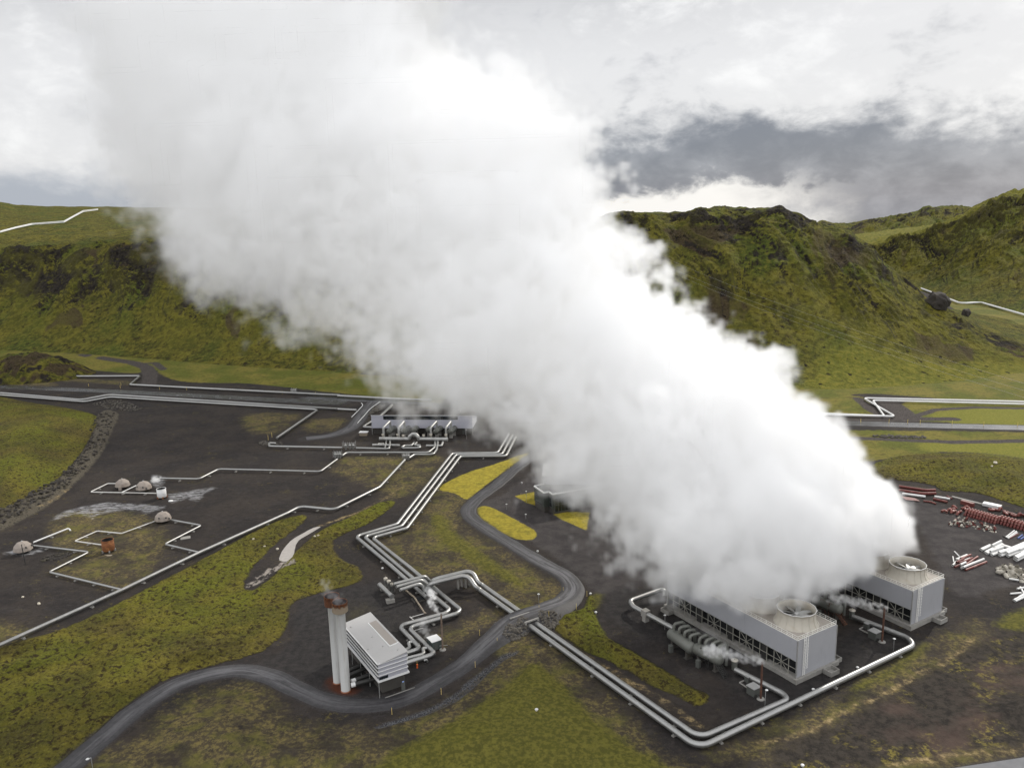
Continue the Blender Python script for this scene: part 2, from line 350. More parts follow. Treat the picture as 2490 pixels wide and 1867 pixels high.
TAN = [(P(c12, [(150, 990), (420, 930), (600, 860), (740, 780), (900, 700), (1050, 640), (1250, 530), (1400, 435), (1560, 370), (1680, 280), (1800, 180)]), .7), (P(c12, [(1180, 1160), (1400, 1120), (1700, 1080), (2030, 1045), (2300, 1010)]), 1.0),
       (P(c5, [(-60, 790), (150, 890), (330, 1000), (550, 1130), (700, 1245), (830, 1310)]), .9), (P(c2, [(1040, 790), (920, 868), (750, 955), (620, 1000), (500, 1042)]), .8), (P(c3, [(160, 650), (330, 580), (430, 520), (550, 425)]), .25),
       (P(c2, [(1200, 440), (1110, 620)]), .4), (P(c4, [(380, 1300), (380, 1300)]), .1)]
TAN = TAN[:5]
STAIN = [poly(c3, [(405, 672), (480, 620), (560, 590), (700, 562), (830, 542), (960, 553), (1250, 572), (1200, 602), (1120, 628), (1080, 600), (900, 605), (730, 645), (715, 672), (640, 628), (480, 655)]),
         poly(c3, [(1300, 478), (1420, 462), (1560, 436), (1660, 432), (1570, 470), (1520, 530), (1440, 510), (1330, 540)]), poly(c3, [(40, 930), (110, 905), (250, 910), (330, 880), (330, 900), (250, 940), (120, 945)]), poly(c3, [(1170, 330), (1260, 350), (1240, 410), (1180, 415)])]
TRACKS = [(P(c1, [(330, 1058), (520, 1095), (640, 1118), (860, 1150), (950, 1180), (975, 1230), (960, 1300)]), 5.5), (P(c1, [(900, 1160), (1000, 1150), (1060, 1195)]), 3.0),
          (P(D, [(1500, 902), (1760, 903), (1930, 905), (2060, 905)]), 4), (P(D, [(1852, 860), (1885, 888), (1930, 905)]), 3), (P(D, [(1920, 870), (1950, 890), (1960, 906)]), 6), (P(D, [(1960, 905), (2020, 885), (2100, 880), (2330, 884)]), 2.5),
          (P(D, [(1780, 944), (1900, 948), (2060, 955), (2330, 950)]), 3)]
RUST = [(P(cb, [(420, 1440), (300, 1340), (330, 1370)]), 2.6)]
CREEK = poly(c2, [(500, 1046), (480, 1062), (410, 1105), (350, 1140), (325, 1200), (315, 1250), (270, 1282), (220, 1275), (225, 1240), (250, 1190), (290, 1145), (370, 1095), (450, 1055)])
CREEK2 = poly(c2, [(315, 1285), (290, 1315), (200, 1345), (120, 1400), (40, 1455), (-20, 1470), (20, 1430), (90, 1380), (170, 1320), (230, 1290)])
BERM = [np.array(P(D, [(205, 897), (252, 893), (240, 930), (215, 985), (150, 1050), (70, 1105), (-80, 1175)]))]
BERMP = poly(D, [(215, 893), (255, 893), (240, 935), (212, 990), (140, 1065), (60, 1118), (-80, 1180), (-80, 1145), (30, 1095), (120, 1040), (180, 975), (205, 925)])
POND = poly(c4, [(660, 1470), (760, 1440), (900, 1400), (1080, 1330), (1250, 1240), (1380, 1130), (1500, 1040), (1640, 930), (1760, 890), (1770, 905), (1660, 960), (1540, 1060), (1420, 1180), (1280, 1280), (1060, 1380), (860, 1440), (700, 1485)])

# roads: centre lines, half widths
def line(c, pts): return [p for p in P(c, pts)]
ROAD_MAIN = smooth_open(np.array(line(D, [(60, 1720), (150, 1655), (225, 1590), (310, 1520), (400, 1470), (510, 1448), (590, 1462), (650, 1492), (710, 1515), (790, 1522), (880, 1505), (980, 1450), (1050, 1395), (1110, 1352), (1165, 1332), (1215, 1305), (1238, 1275), (1222, 1245), (1165, 1212), (1105, 1175), (1048, 1140), (1012, 1108), (1030, 1078), (1072, 1048), (1110, 1015), (1150, 985), (1200, 950), (1290, 915)])), 2.0)
ROAD_FAR = smooth_open(np.array(line(c1, [(-250, 1296), (0, 1307), (700, 1335), (1300, 1366), (2212, 1412)]) + line(c2, [(400, 185), (800, 202), (960, 208)]) + line(D, [(1300, 905), (1740, 912)]) + line(D, [(2000, 919), (2212, 924), (2500, 932)])), 8.0)
ROAD_SIDE = smooth_open(np.array(line(c2, [(850, 212), (800, 270), (745, 345), (680, 400), (560, 440), (400, 460)])), 4.0)
ROAD_NEAR = np.array(line(c12, [(1300, 1225), (1620, 1180), (2212, 1090), (2600, 1030)])) - np.array([0, 6.2, 0])
# the main road climbs a little where the twin pipes pass beneath it
XING = np.array(W(*c10(190, 545)))[:2]
def road_lift(p):
    d = np.linalg.norm(p[:2] - XING); return 2.7 * math.exp(-(d / 17.0) ** 2)

# ------------------------------------------------------------------ ground sheet
H0 = math.radians
azs = np.concatenate([np.linspace(H0(-85), H0(-37), 50, endpoint=False), np.linspace(H0(-37), H0(37), 1200, endpoint=False), np.linspace(H0(37), H0(85), 51)])
dips = np.concatenate([np.linspace(H0(75), H0(42), 40, endpoint=False), np.linspace(H0(42), H0(8.5), 640, endpoint=False), np.geomspace(H0(8.5), H0(2.05), 40)])
R = 120.0 / np.tan(dips)
GX = (R[:, None] * np.sin(azs)[None]).astype(np.float32); GY = (R[:, None] * np.cos(azs)[None]).astype(np.float32)
gx, gy = GX.ravel(), GY.ravel()
def lay(polys): 
    s = np.full(gx.shape, -15, np.float32)
    for p in polys: s = np.maximum(s, sdf_poly(gx, gy, p))
    return s
def layl(lines):
    s = np.full(gx.shape, -15, np.float32)
    for l, h in lines: s = np.maximum(s, sdf_line(gx, gy, l, h))
    return s
PLANT = [poly(D, [(640, 1300), (700, 1285), (790, 1262), (880, 1250), (930, 1300), (980, 1330), (900, 1400), (960, 1420), (880, 1480), (760, 1505), (660, 1480), (560, 1435), (625, 1390)]),
         poly(D, [(1300, 1290), (1380, 1270), (1440, 1285), (1700, 1440), (1880, 1340), (1960, 1370), (1980, 1400), (1700, 1530), (1640, 1520), (1560, 1470), (1430, 1395), (1330, 1345)])]
A = dict(bare=lay(BARE), plant=lay(PLANT), moss=lay(MOSS), dry=lay(DRYM), lawn=lay(LAWN), green=lay(GREEN), grass=lay(GRASS), lime=lay(LAWN2), yard=lay(YARD), tan=layl(TAN), stain=lay(STAIN), track=layl(TRACKS), rust=layl(RUST), creek=lay([CREEK2]), berm=lay([BERMP]), pond=lay([POND]))
road_d = np.maximum(np.maximum(sdf_line(gx, gy, ROAD_MAIN[::2], 3.6), sdf_line(gx, gy, ROAD_NEAR, 6.5)), sdf_line(gx, gy, ROAD_FAR[::2], 6.0))
A['road'] = np.maximum(road_d, sdf_line(gx, gy, ROAD_SIDE, 5.0))
sst = lambda v, a, b: (lambda t: t * t * (3 - 2 * t))(np.clip((v - a) / (b - a), 0, 1))
hum = fbm2(gx, gy, 2.0, 3, 3, .6); hum2 = np.abs(vnoise2(gx, gy, 5.0, 21))
z = np.zeros_like(gx)
mm = sst(A['moss'], -.3, 2.2)
z += mm * (.55 + .42 * hum + .5 * hum2) * (1 - .55 * sst(-np.hypot(gx, gy), -420, -260) * 0)
dm = sst(A['dry'], -.5, 3); z += dm * (.12 * hum + .1)
z += sst(A['green'], -1, 4) * .25
rm = sdf_poly(gx, gy, MOSS[2], 40.0); z += 6.5 * sst(rm, 0, 36)
z -= 3.5 * np.exp(-((gx - W(*c6(1630, 505))[0]) ** 2 + (gy - W(*c6(1630, 505))[1]) ** 2) / 60.0)
lm = sdf_poly(gx, gy, MOSS[3], 30.0); z += 5.0 * sst(lm, 0, 28)
dl = sdf_poly(gx, gy, DRYM[0], 25.0); z += 1.6 * sst(dl, 1, 16) * sst(-A['pond'], -.5, 2.5)
z += sst(A['berm'], -1, 3) * (1.6 + .9 * fbm2(gx, gy, 2.0, 55, 2))
z += sst(sdf_poly(gx, gy, poly(c12, [(1000, 1050), (1500, 800), (1900, 620), (2400, 380), (2600, 700), (2400, 880), (1700, 980), (1200, 1110)]), 25.0), 0, 14) * 2.2
z += .10 * fbm2(gx, gy, 9.0, 12, 3) * sst(-A['road'], -1, 3)
z -= sst(A['pond'], -.5, 1.2) * .8
z -= sst(sdf_poly(gx, gy, CREEK), -.5, 1.0) * .45
z = z * sst(-road_d, -.2, 1.6)     # flat under the roads
z -= sst(road_d, .0, 1.5) * .05
GZ = z.reshape(GX.shape)
A = {k: v for k, v in A.items()}

def ground_z(x, y):
    """height of the sheet under a point"""
    a = math.atan2(x, y); r = math.hypot(x, y); i = int(np.argmin(np.abs(R - r))); j = int(np.argmin(np.abs(azs - a))); return float(GZ[i, j])

def moss_cols(t, p):
    a = t.noise(p, 14, 4, .6); b = t.noise(p, 1.6, 4, .62, off=7); c = t.noise(p, 40, 3, .5, off=2)
    f = t.noise(p, .75, 4, .68, off=4)
    col = t.mix(t.step(a, .36, .64), (0.0802, 0.0779, 0.0153), (0.1322, 0.1133, 0.0201))
    col = t.mix(t.m('MULTIPLY', t.step(c, .48, .66), .8), col, (0.1180, 0.1274, 0.0142))
    col = t.mix(t.m('MULTIPLY', t.step(c, .50, .36), .6), col, (0.0649, 0.0496, 0.0201))
    col = t.mix(t.step(b, .50, .36), col, (0.0319, 0.0236, 0.0106))
    col = t.mix(t.m('MULTIPLY', t.step(f, .47, .36), .8), col, (0.0260, 0.0201, 0.0106))
    return t.mix(t.m('MULTIPLY', t.step(f, .55, .70), .6), col, (.21, .19, .03)), t.m('ADD', b, t.m('MULTIPLY', f, .6))

g = NT('ground_cover'); p = g.pos()
n_w = g.noise(p, 5, 5, .62, off=1.5); n_s = g.noise(p, 1.1, 4, .65, off=8); n_g = g.noise(p, .35, 3, .7, off=3)
streak = g.noise(g.scale(p, (.16, .26, 1)), 1.0, 6, .62, 1.4, off=4)
edge = g.m('ADD', g.m('MULTIPLY', g.m('SUBTRACT', n_w, .5), 5.0), g.m('MULTIPLY', g.m('SUBTRACT', n_s, .5), 2.4))
def mask(nm, k=1.0, soft=.35, bias=0.0):
    v = g.m('ADD', g.attr(nm), g.m('MULTIPLY_ADD', edge, k, bias)); return g.step(v, -soft, soft)
soil = g.mix(g.step(g.noise(p, 22, 5, .6, off=6), .38, .62), (0.0238, 0.0209, 0.0202), (0.0374, 0.0310, 0.0266))
soil = g.mix(g.m('MULTIPLY', g.step(streak, .52, .68), .45), soil, (0.0475, 0.0432, 0.0418))
soil = g.mix(g.m('MULTIPLY', g.step(streak, .46, .34), .5), soil, (.021, .019, .018))
soil = g.mix(g.m('MULTIPLY', g.step(g.noise(p, 9, 5, .7, off=12), .56, .66), g.m('MULTIPLY', g.step(n_s, .52, .60), .55)), soil, (.13, .105, .026))
n_c = g.noise(p, 2.2, 5, .75, off=44)
soil = g.mix(g.m('MULTIPLY', g.step(n_c, .50, .36), .65), soil, (.019, .016, .015))
soil = g.mix(g.m('MULTIPLY', g.step(n_c, .54, .68), .5), soil, (0.0562, 0.0446, 0.0331))
soil = g.mix(g.m('MULTIPLY', g.step(n_g, .58, .72), .5), soil, (0.0720, 0.0662, 0.0612))
soil = g.mix(g.m('MULTIPLY', g.step(n_g, .42, .30), .45), soil, (.024, .021, .020))
yardc = g.mix(g.step(g.noise(p, 6, 6, .7, off=15), .35, .65), (0.0360, 0.0324, 0.0324), (0.0612, 0.0547, 0.0526))
yardc = g.mix(g.m('MULTIPLY', g.step(n_g, .58, .74), .5), yardc, (0.1152, 0.1080, 0.1044))
col = g.mix(mask('yard', 1.2, 1.5), soil, yardc)
dryc = g.mix(g.step(n_s, .42, .62), (0.0667, 0.0529, 0.0322), (0.1552, 0.1242, 0.0460))
dryc = g.mix(g.m('MULTIPLY', g.step(g.noise(p, 7, 4, .6, off=18), .48, .62), .7), dryc, (0.1058, 0.0989, 0.0230))
dryc = g.mix(g.m('MULTIPLY', g.step(n_g, .6, .72), .5), dryc, (0.2185, 0.1725, 0.0805))
df = g.m('MULTIPLY', g.step(g.m('ADD', g.m('MULTIPLY', g.noise(p, 2.4, 5, .72, off=41), .8), g.m('MULTIPLY', n_g, .35)), .40, .62, .15, 1.0), g.step(g.noise(p, 11, 5, .62, off=47), .36, .56, .25, 1.0))
col = g.mix(g.m('MULTIPLY', mask('dry', 2.4, 4.5, 1.0), df), col, dryc)
barec = g.mix(g.step(n_c, .36, .62), (.018, .0155, .0135), (.043, .036, .029))
barec = g.mix(g.m('MULTIPLY', g.step(g.noise(p, 13, 5, .65, off=71), .50, .66), g.step(g.noise(p, 1.4, 4, .7, off=72), .46, .62)), barec, (.165, .135, .03))
barec = g.mix(g.m('MULTIPLY', g.step(g.noise(p, 18, 5, .6, off=75), .52, .68), .55), barec, (.060, .045, .036))
col = g.mix(mask('bare', 1.5, 3.0), col, barec)
grc = g.mix(g.step(g.noise(p, 26, 5, .6, off=21), .38, .62), (0.0851, 0.0941, 0.0146), (0.1512, 0.1288, 0.0269))
barec = g.mix(g.step(n_c, .36, .62), (.018, .0155, .0135), (.043, .036, .029))
barec = g.mix(g.m('MULTIPLY', g.step(g.noise(p, 13, 5, .65, off=71), .50, .66), g.step(g.noise(p, 1.4, 4, .7, off=72), .46, .62)), barec, (0.1848, 0.1512, 0.0336))
barec = g.mix(g.m('MULTIPLY', g.step(g.noise(p, 18, 5, .6, off=75), .52, .68), .55), barec, (0.0952, 0.0627, 0.0504))
col = g.mix(mask('bare', 1.5, 3.0), col, barec)
grc = g.mix(g.m('MULTIPLY', g.step(n_w, .52, .66), .6), grc, (.060, .055, .014))
grc = g.mix(g.m('MULTIPLY', g.step(n_c, .50, .36), .6), grc, (.048, .044, .013))
grc = g.mix(g.m('MULTIPLY', g.step(n_c, .55, .68), .5), grc, (.20, .175, .032))
col = g.mix(mask('grass', 1.4, 1.2), col, grc)
col = g.mix(g.m('MULTIPLY', mask('lime', 1.5, 3.0), .85), col, g.mix(g.step(n_s, .4, .65), (.125, .130, .016), (.19, .175, .03)))
mc, mb = moss_cols(g, p)
col = g.mix(mask('moss', .55, .5), col, mc)
col = g.mix(g.m('MULTIPLY', mask('green', 1.2, 2.0), .85), col, g.mix(g.step(n_s, .4, .62), (.070, .068, .012), (.125, .116, .020)))
lw = g.mix(g.step(g.noise(p, 2.2, 4, .6, off=30), .35, .66), (.225, .180, .024), (.32, .265, .036))
lw = g.mix(g.m('MULTIPLY', g.step(g.noise(g.scale(p, (1, .3, 1)), 1.2, 4, .65, off=31), .52, .7), .6), lw, (.15, .128, .02))
col = g.mix(mask('lawn', .28, .35), col, g.mix(g.m('MULTIPLY', g.step(g.noise(p, 5, 5, .7, off=61), .50, .66), .6), lw, (.13, .118, .02)))
col = g.mix(mask('berm', .5, .8), col, g.mix(g.step(g.vor(p, .9), .1, .5), (.026, .024, .020), (.085, .074, .056)))
col = g.mix(g.m('MULTIPLY', mask('plant', 1.2, 1.8), .8), col, g.mix(g.step(n_c, .36, .64), (.020, .019, .019), (.036, .033, .032)))
col = g.mix(mask('pond', .35, .5), col, g.mix(g.step(n_g, .4, .62), (.028, .028, .031), (.11, .11, .115)))
col = g.mix(mask('track', .5, .8), col, g.mix(g.step(n_s, .4, .6), (.040, .034, .032), (.070, .060, .055)))
tanf = g.m('MULTIPLY', mask('tan', .7, 1.0, -.2), g.step(g.noise(p, 4, 5, .7, off=52), .42, .62, .05, .9))
col = g.mix(tanf, col, g.mix(g.step(n_s, .42, .6), (.16, .115, .052), (.34, .255, .13)))
stf = g.m('MULTIPLY', g.m('MULTIPLY', mask('stain', 1.0, 1.4), g.step(g.noise(g.scale(p, (.25, 1, 1)), 1.0, 6, .7, .8, off=33), .40, .60)), .75)
col = g.mix(stf, col, (.33, .33, .34))
col = g.mix(g.m('MULTIPLY', mask('creek', 1.0, .6), g.step(g.noise(g.scale(p, (1, .5, 1)), 1.6, 5, .6, off=36), .42, .60)), col, (.27, .24, .21))
col = g.mix(g.m('MULTIPLY', mask('rust', 1.0, 1.6), .8), col, (.085, .026, .012))
col = g.mix(g.m('MULTIPLY', mask('road', .6, .9), .85), col, g.mix(g.step(n_g, .4, .6), (.030, .027, .027), (.058, .053, .052)))
hgt = g.m('ADD', g.m('MULTIPLY', n_g, .5), g.m('MULTIPLY', g.m('MULTIPLY', mb, mask('moss', .5, .5)), 2.5))
g.out(col, .93, 0, g.bump(hgt, .9, .45), .12)
ground = grid_mesh('ground', GX, GY, GZ, {k: v for k, v in A.items()}, g.mat); tag(ground, kind='structure')

# ------------------------------------------------------------------ hills
def interp_pts(pts, a): 
    pts = sorted(pts); xs = np.array([q[0] for q in pts]); return [np.interp(a, xs, np.array([q[k] for q in pts])) for k in range(1, len(pts[0]))]
def smooth1(v, k):
    e = np.pad(v, (k, k), 'edge'); ker = np.hanning(2 * k + 3)[1:-1]; return np.convolve(e, ker / ker.sum(), 'valid')
hm = NT('hillside'); p = hm.pos()
nz = hm.n('ShaderNodeSeparateXYZ'); hm.put(nz.inputs[0], hm.n('ShaderNodeNewGeometry').outputs['True Normal'])
h1 = hm.noise(p, 70, 5, .6); h2 = hm.noise(p, 16, 6, .66, off=3); h3 = hm.noise(p, 4.0, 5, .68, off=6); h4 = hm.noise(p, 1.6, 3, .7, off=11)
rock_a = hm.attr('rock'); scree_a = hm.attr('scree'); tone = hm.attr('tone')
c_ = hm.mix(hm.step(h2, .36, .64), (0.0529, 0.0552, 0.0138), (0.1357, 0.1196, 0.0207))
c_ = hm.mix(hm.m('MULTIPLY', hm.step(h1, .46, .62), .75), c_, (0.0621, 0.0851, 0.0172))
c_ = hm.mix(hm.m('MULTIPLY', hm.step(h3, .52, .62), .65), c_, (0.1610, 0.1449, 0.0276))
c_ = hm.mix(hm.m('MULTIPLY', hm.step(h3, .49, .38), .85), c_, (.032, .025, .013))
c_ = hm.mix(hm.m('MULTIPLY', hm.step(hm.m('ADD', scree_a, hm.m('MULTIPLY', hm.m('SUBTRACT', h2, .5), 1.6)), .1, .5), .85), c_, hm.mix(hm.step(h4, .4, .6), (.034, .024, .018), (.066, .046, .032)))
rk = hm.mix(hm.step(hm.noise(p, 5, 5, .75, off=14), .38, .62), (.014, .012, .011), (.034, .029, .024))
rk = hm.mix(hm.m('MULTIPLY', hm.step(h3, .54, .64), .7), rk, (.085, .080, .018))
rf_ = hm.m('ADD', hm.m('ADD', rock_a, hm.m('MULTIPLY', hm.m('SUBTRACT', h2, .5), 1.5)), hm.step(nz.outputs[2], .72, .48, 0, .8))
c_ = hm.mix(hm.step(rf_, .25, .65), c_, rk)
c_ = hm.mix(hm.m('MULTIPLY', hm.step(h4, .58, .68), .4), c_, (.022, .018, .014))
c_ = hm.mix(hm.m('MULTIPLY', hm.step(hm.m('ADD', tone, hm.m('MULTIPLY', hm.m('SUBTRACT', h2, .5), 1.0)), .2, .8), .6), c_, hm.mix(hm.step(h3, .4, .6), (.145, .150, .024), (.22, .20, .034)))  # sunlit parts of the slopes put into the grass colour
hb = hm.m('ADD', hm.m('MULTIPLY', h3, 2.0), h4)
vd = hm.vor(p, 9.0); c_ = hm.mix(hm.m('MULTIPLY', hm.step(hm.m('ADD', vd, hm.m('MULTIPLY', hm.m('SUBTRACT', h3, .5), .5)), .20, .12), hm.step(hm.noise(p, 45, 4, .6, off=24), .40, .55)), c_, (.016, .013, .011))
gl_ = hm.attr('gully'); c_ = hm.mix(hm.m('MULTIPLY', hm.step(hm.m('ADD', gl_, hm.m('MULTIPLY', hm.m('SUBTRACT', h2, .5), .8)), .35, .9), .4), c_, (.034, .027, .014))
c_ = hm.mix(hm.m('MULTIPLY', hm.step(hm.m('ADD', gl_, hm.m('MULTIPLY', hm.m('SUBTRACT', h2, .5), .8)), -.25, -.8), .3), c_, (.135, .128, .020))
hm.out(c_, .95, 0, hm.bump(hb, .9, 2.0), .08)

def hill(name, a0, a1, ncol, foot, crest, beyond, rend, nrow=230, nback=46, cliff=.78, amp=1.0, seed=40, sun_tone_f=None, scree_k=1.0, rock_k=0.0, rounded=.35, shear=0.0, rough=1.0):
    a = np.linspace(a0, a1, ncol); (rf,) = interp_pts(foot, a); rc, zc = interp_pts(crest, a); (zb,) = interp_pts(beyond, a)
    k = max(2, int(ncol * .004)); rf = smooth1(rf, k * 3); rc = smooth1(rc, k * 2); zc = smooth1(zc, k)
    wob = vnoise2(a * 900, a * 0 + 3.0, 30, seed) ; rc = rc + 10 * wob
    t = np.linspace(-.06, 1, nrow); tb = np.linspace(0, 1, nback + 1)[1:] ** 1.4
    rr = np.vstack([rf + (rc - rf) * t[:, None], rc + (rend - rc) * tb[:, None]])
    T = np.concatenate([t, np.ones(nback)])[:, None] * np.ones((1, ncol)); TB = np.concatenate([np.zeros(nrow), tb])[:, None] * np.ones((1, ncol))
    X = rr * np.sin(a); Y = rr * np.cos(a)
    tt = np.clip(T, 0, 1); rs_ = .42 * tt ** 1.15 + .58 * (.5 - .5 * np.cos(np.pi * tt ** .92)); cl = cliff + .06 * vnoise2(a * 900, a * 0, 70, seed + 3)[None]
    S = np.where(tt < cl, .76 * (tt / cl) ** 1.28, .76 + .24 * (1 - (1 - np.clip((tt - cl) / (1 - cl), 0, 1)) ** 2.2))
    S = S * (1 - rounded) + rs_ * rounded
    Z = zc * S * (1 - TB) + (zc + (zb - zc) * np.clip(TB * 1.1, 0, 1)) * TB
    Z = np.where(TB > 0, zc + (zb - zc) * TB, Z)
    env = np.clip(tt * 1.6, 0, 1) * np.minimum(1, zc / 45.0) * np.clip((1 - TB * .6), 0, 1) * amp
    sidewall = np.sqrt(np.clip(tt * (1 - tt) * 4, 0, 1))
    lat = a[None] * np.mean(rf)
    gul = ridge2(lat + shear * tt + 22 * vnoise2(X, Y, 70, seed + 9), tt * 34, 30, seed + 1, 4, .6)
    rgh = sst(fbm2(X, Y, 60, seed + 41, 3), -.25, .55) * (.35 + .65 * sst(tt, .15, .6))
    Z = Z + env * (sidewall * 2.8 * gul + 2.6 * fbm2(X, Y, 34, seed + 5, 4, .55) + sidewall * rough * rgh * 1.7 * ridge2(X, Y, 15, seed + 51, 4, .55) + .55 * ridge2(X, Y, 7, seed + 7, 3, .5) * (.35 + .65 * sidewall))
    band_ = np.exp(-((tt - (cl + .09)) / .10) ** 2) * (TB == 0)
    rockn = fbm2(X, Y, 34, seed + 11, 4, .6)
    Z = Z + env * band_ * 3.6 * sidewall * ridge2(X, Y, 15, seed + 13, 4, .55) * sst(rockn, -.2, .4)
    rock = np.clip(band_ * (rockn * 1.5 + .12) + .55 * sst(fbm2(X, Y, 30, seed + 21, 4, .6), .35, .8) * sst(tt, .25, .5) * (TB == 0) + rock_k * sst(fbm2(X, Y, 48, seed + 31, 5, .6), -.25, .5) * np.exp(-((tt - .72) / .24) ** 2) * (TB == 0), 0, 1.2)
    scree = scree_k * (sst(fbm2(lat + 14 * vnoise2(X, Y, 40, seed + 2), tt * 75, 42, seed + 15, 4, .55), .05, .75) * sst(tt, .12, .35) * sst(-tt, -.98, -.7) - .15)
    tn = sun_tone_f(X, Y, a[None] * np.ones_like(X), tt) if sun_tone_f else np.zeros_like(X)
    Z = np.where(T <= 0, -3.0 + T * 0, Z); Z[0] = -3
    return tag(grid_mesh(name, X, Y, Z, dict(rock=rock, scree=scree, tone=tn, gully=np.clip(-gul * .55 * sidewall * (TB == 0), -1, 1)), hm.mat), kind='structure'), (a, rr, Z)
def fpt(u, v): p_ = W(u, v); return (math.atan2(p_[0], p_[1]), math.hypot(p_[0], p_[1]))
def cpt(u, v, r): return (AZ(u, v), r, H + r * EL(u, v))
def bpt(u, v, r): return (AZ(u, v), H + r * EL(u, v))
lf = [fpt(u, v) for u, v in ((-250, 850), (0, 852), (150, 858), (300, 868), (450, 880), (600, 892), (900, 912), (1200, 925), (1440, 935))]
lr = [300, 270, 250, 235, 225, 220, 210, 200, 190]
lc = [cpt(u, v, r + k) for (u, v, k), (_, r) in zip(((-250, 615, 230), (0, 606, 225), (150, 598, 215), (300, 592, 205), (450, 588, 200), (600, 575, 200), (900, 550, 200), (1200, 532, 200), (1440, 527, 200)), lf)]
lb = [bpt(u, v, 2100) for u, v in ((-250, 478), (-60, 486), (10, 492), (40, 499), (110, 501), (230, 503), (330, 504), (500, 506), (900, 510), (1440, 505))]
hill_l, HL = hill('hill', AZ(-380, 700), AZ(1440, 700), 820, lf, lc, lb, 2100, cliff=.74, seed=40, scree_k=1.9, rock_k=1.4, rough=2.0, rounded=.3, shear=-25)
rfo = [fpt(u, v) for u, v in ((1240, 925), (1440, 935), (1700, 945), (1900, 948), (2050, 946), (2200, 938), (2350, 925), (2490, 905), (2640, 885))]
rcs = [cpt(u, v, r) for u, v, r in ((1240, 532, 760), (1440, 527, 750), (1530, 519, 750), (1640, 517, 750), (1760, 512, 750), (1850, 506, 750), (1895, 505, 752), (1912, 514, 755), (1950, 528, 760), (2010, 545, 765), (2070, 566, 765), (2130, 612, 765), (2190, 672, 765), (2250, 722, 765), (2300, 752, 762), (2380, 792, 750), (2490, 838, 735), (2640, 875, 720))]
rbk = [(AZ(u, 600), z_) for u, z_ in ((1240, 108), (1850, 106), (1900, 60), (1960, 0), (2100, -10), (2640, -10))]
def sun_tone_r(X, Y, a, t):
    return sst(a, AZ(1850, 850), AZ(2120, 850)) * sst(-t, -.55, -.05) * 1.0 + sst(-t, -.10, 0) * .4  # sun patch at the right foot, painted as lighter colour
hill_r, HR = hill('hill', AZ(1240, 700), AZ(2640, 800), 760, rfo, rcs, rbk, 1120, cliff=.80, seed=70, sun_tone_f=sun_tone_r, scree_k=1.2, rock_k=.15, rounded=.85, shear=70, rough=.6)
# the far right-hand hill across the side valley, and the plateau behind it
f3 = [fpt(u, v) for u, v in ((1900, 700), (2150, 690), (2240, 708), (2330, 735), (2420, 752), (2500, 765), (2700, 790))]
f3 = [(a, min(r, 1250)) for a, r in f3]
c3_ = [cpt(u, v, 1480) for u, v in ((1900, 640), (2040, 606), (2090, 594), (2150, 588), (2200, 574), (2250, 562), (2300, 545), (2350, 520), (2400, 492), (2440, 476), (2470, 468), (2490, 465), (2560, 470), (2700, 480))]
b3 = [bpt(u, v, 2300) for u, v in ((1900, 600), (2100, 560), (2300, 540), (2700, 520))]
hill_f, HF = hill('hill', AZ(1880, 650), AZ(2720, 700), 420, f3, c3_, b3, 2200, nrow=190, cliff=.62, amp=2.0, rounded=.7, shear=20, seed=90, sun_tone_f=lambda X, Y, a, t: sst(t, .70, .95) * 1.3)  # sunlit rim of the far hill painted into its colour
f4 = [fpt(u, 640) for u in (1700, 2000, 2300, 2700)]; f4 = [(a, 1750) for a, r in f4]
c4_ = [cpt(u, v, 2300) for u, v in ((1700, 560), (1940, 556), (1975, 549), (1987, 540), (2000, 537), (2020, 541), (2040, 545), (2080, 541), (2140, 531), (2200, 521), (2235, 512), (2245, 504), (2270, 503), (2330, 501), (2345, 505), (2400, 507), (2500, 512), (2700, 520))]
hill_b, HB = hill('hill', AZ(1850, 600), AZ(2720, 650), 300, f4, c4_, [bpt(u, 560, 3200) for u in (1700, 2700)], 3000, nrow=90, nback=14, cliff=.7, amp=1.4, rounded=.9, seed=110)
hill_c, HC = hill('mountain', AZ(1670, 560), AZ(1830, 560), 90, [(AZ(1600, 560), 2500), (AZ(1900, 560), 2500)], [cpt(u, v, 3000) for u, v in ((1600, 560), (1690, 524), (1715, 511), (1738, 504), (1760, 502), (1785, 508), (1810, 518), (1900, 560))], [bpt(u, 600, 3600) for u in (1600, 1900)], 3500, nrow=50, nback=8, amp=1.5, seed=120)
# the small dark knoll at the left foot of the plateau
kn = NT('knoll_cover')
def knoll():
    c = W(40, 925); n = 90; u = np.linspace(-1, 1, n); U, V = np.meshgrid(u, u); X = c[0] + U * 52; Y = c[1] + 16 + V * 34
    rr = np.hypot(U, V); Z = 17.5 * np.clip(1 - rr ** 2, -.3, 1) ** 1.0
    Z = np.where(rr < 1, 17.5 * (1 - rr ** 2) ** 1.25, -2.0) + (rr < 1) * (1.6 * fbm2(X, Y, 14, 5, 4) + .8 * ridge2(X, Y, 6, 8, 3)) * np.clip((1 - rr) * 3, 0, 1)
    q = fbm2(X, Y, 18, 77, 3)
    return tag(grid_mesh('hill', X, Y, Z, dict(rock=sst(q, .1, .6) * .9, scree=sst(-q, 0, .6) * .8 + .1, tone=q * 0, gully=q * 0), hm.mat), kind='structure')
knoll()
from mathutils.bvhtree import BVHTree
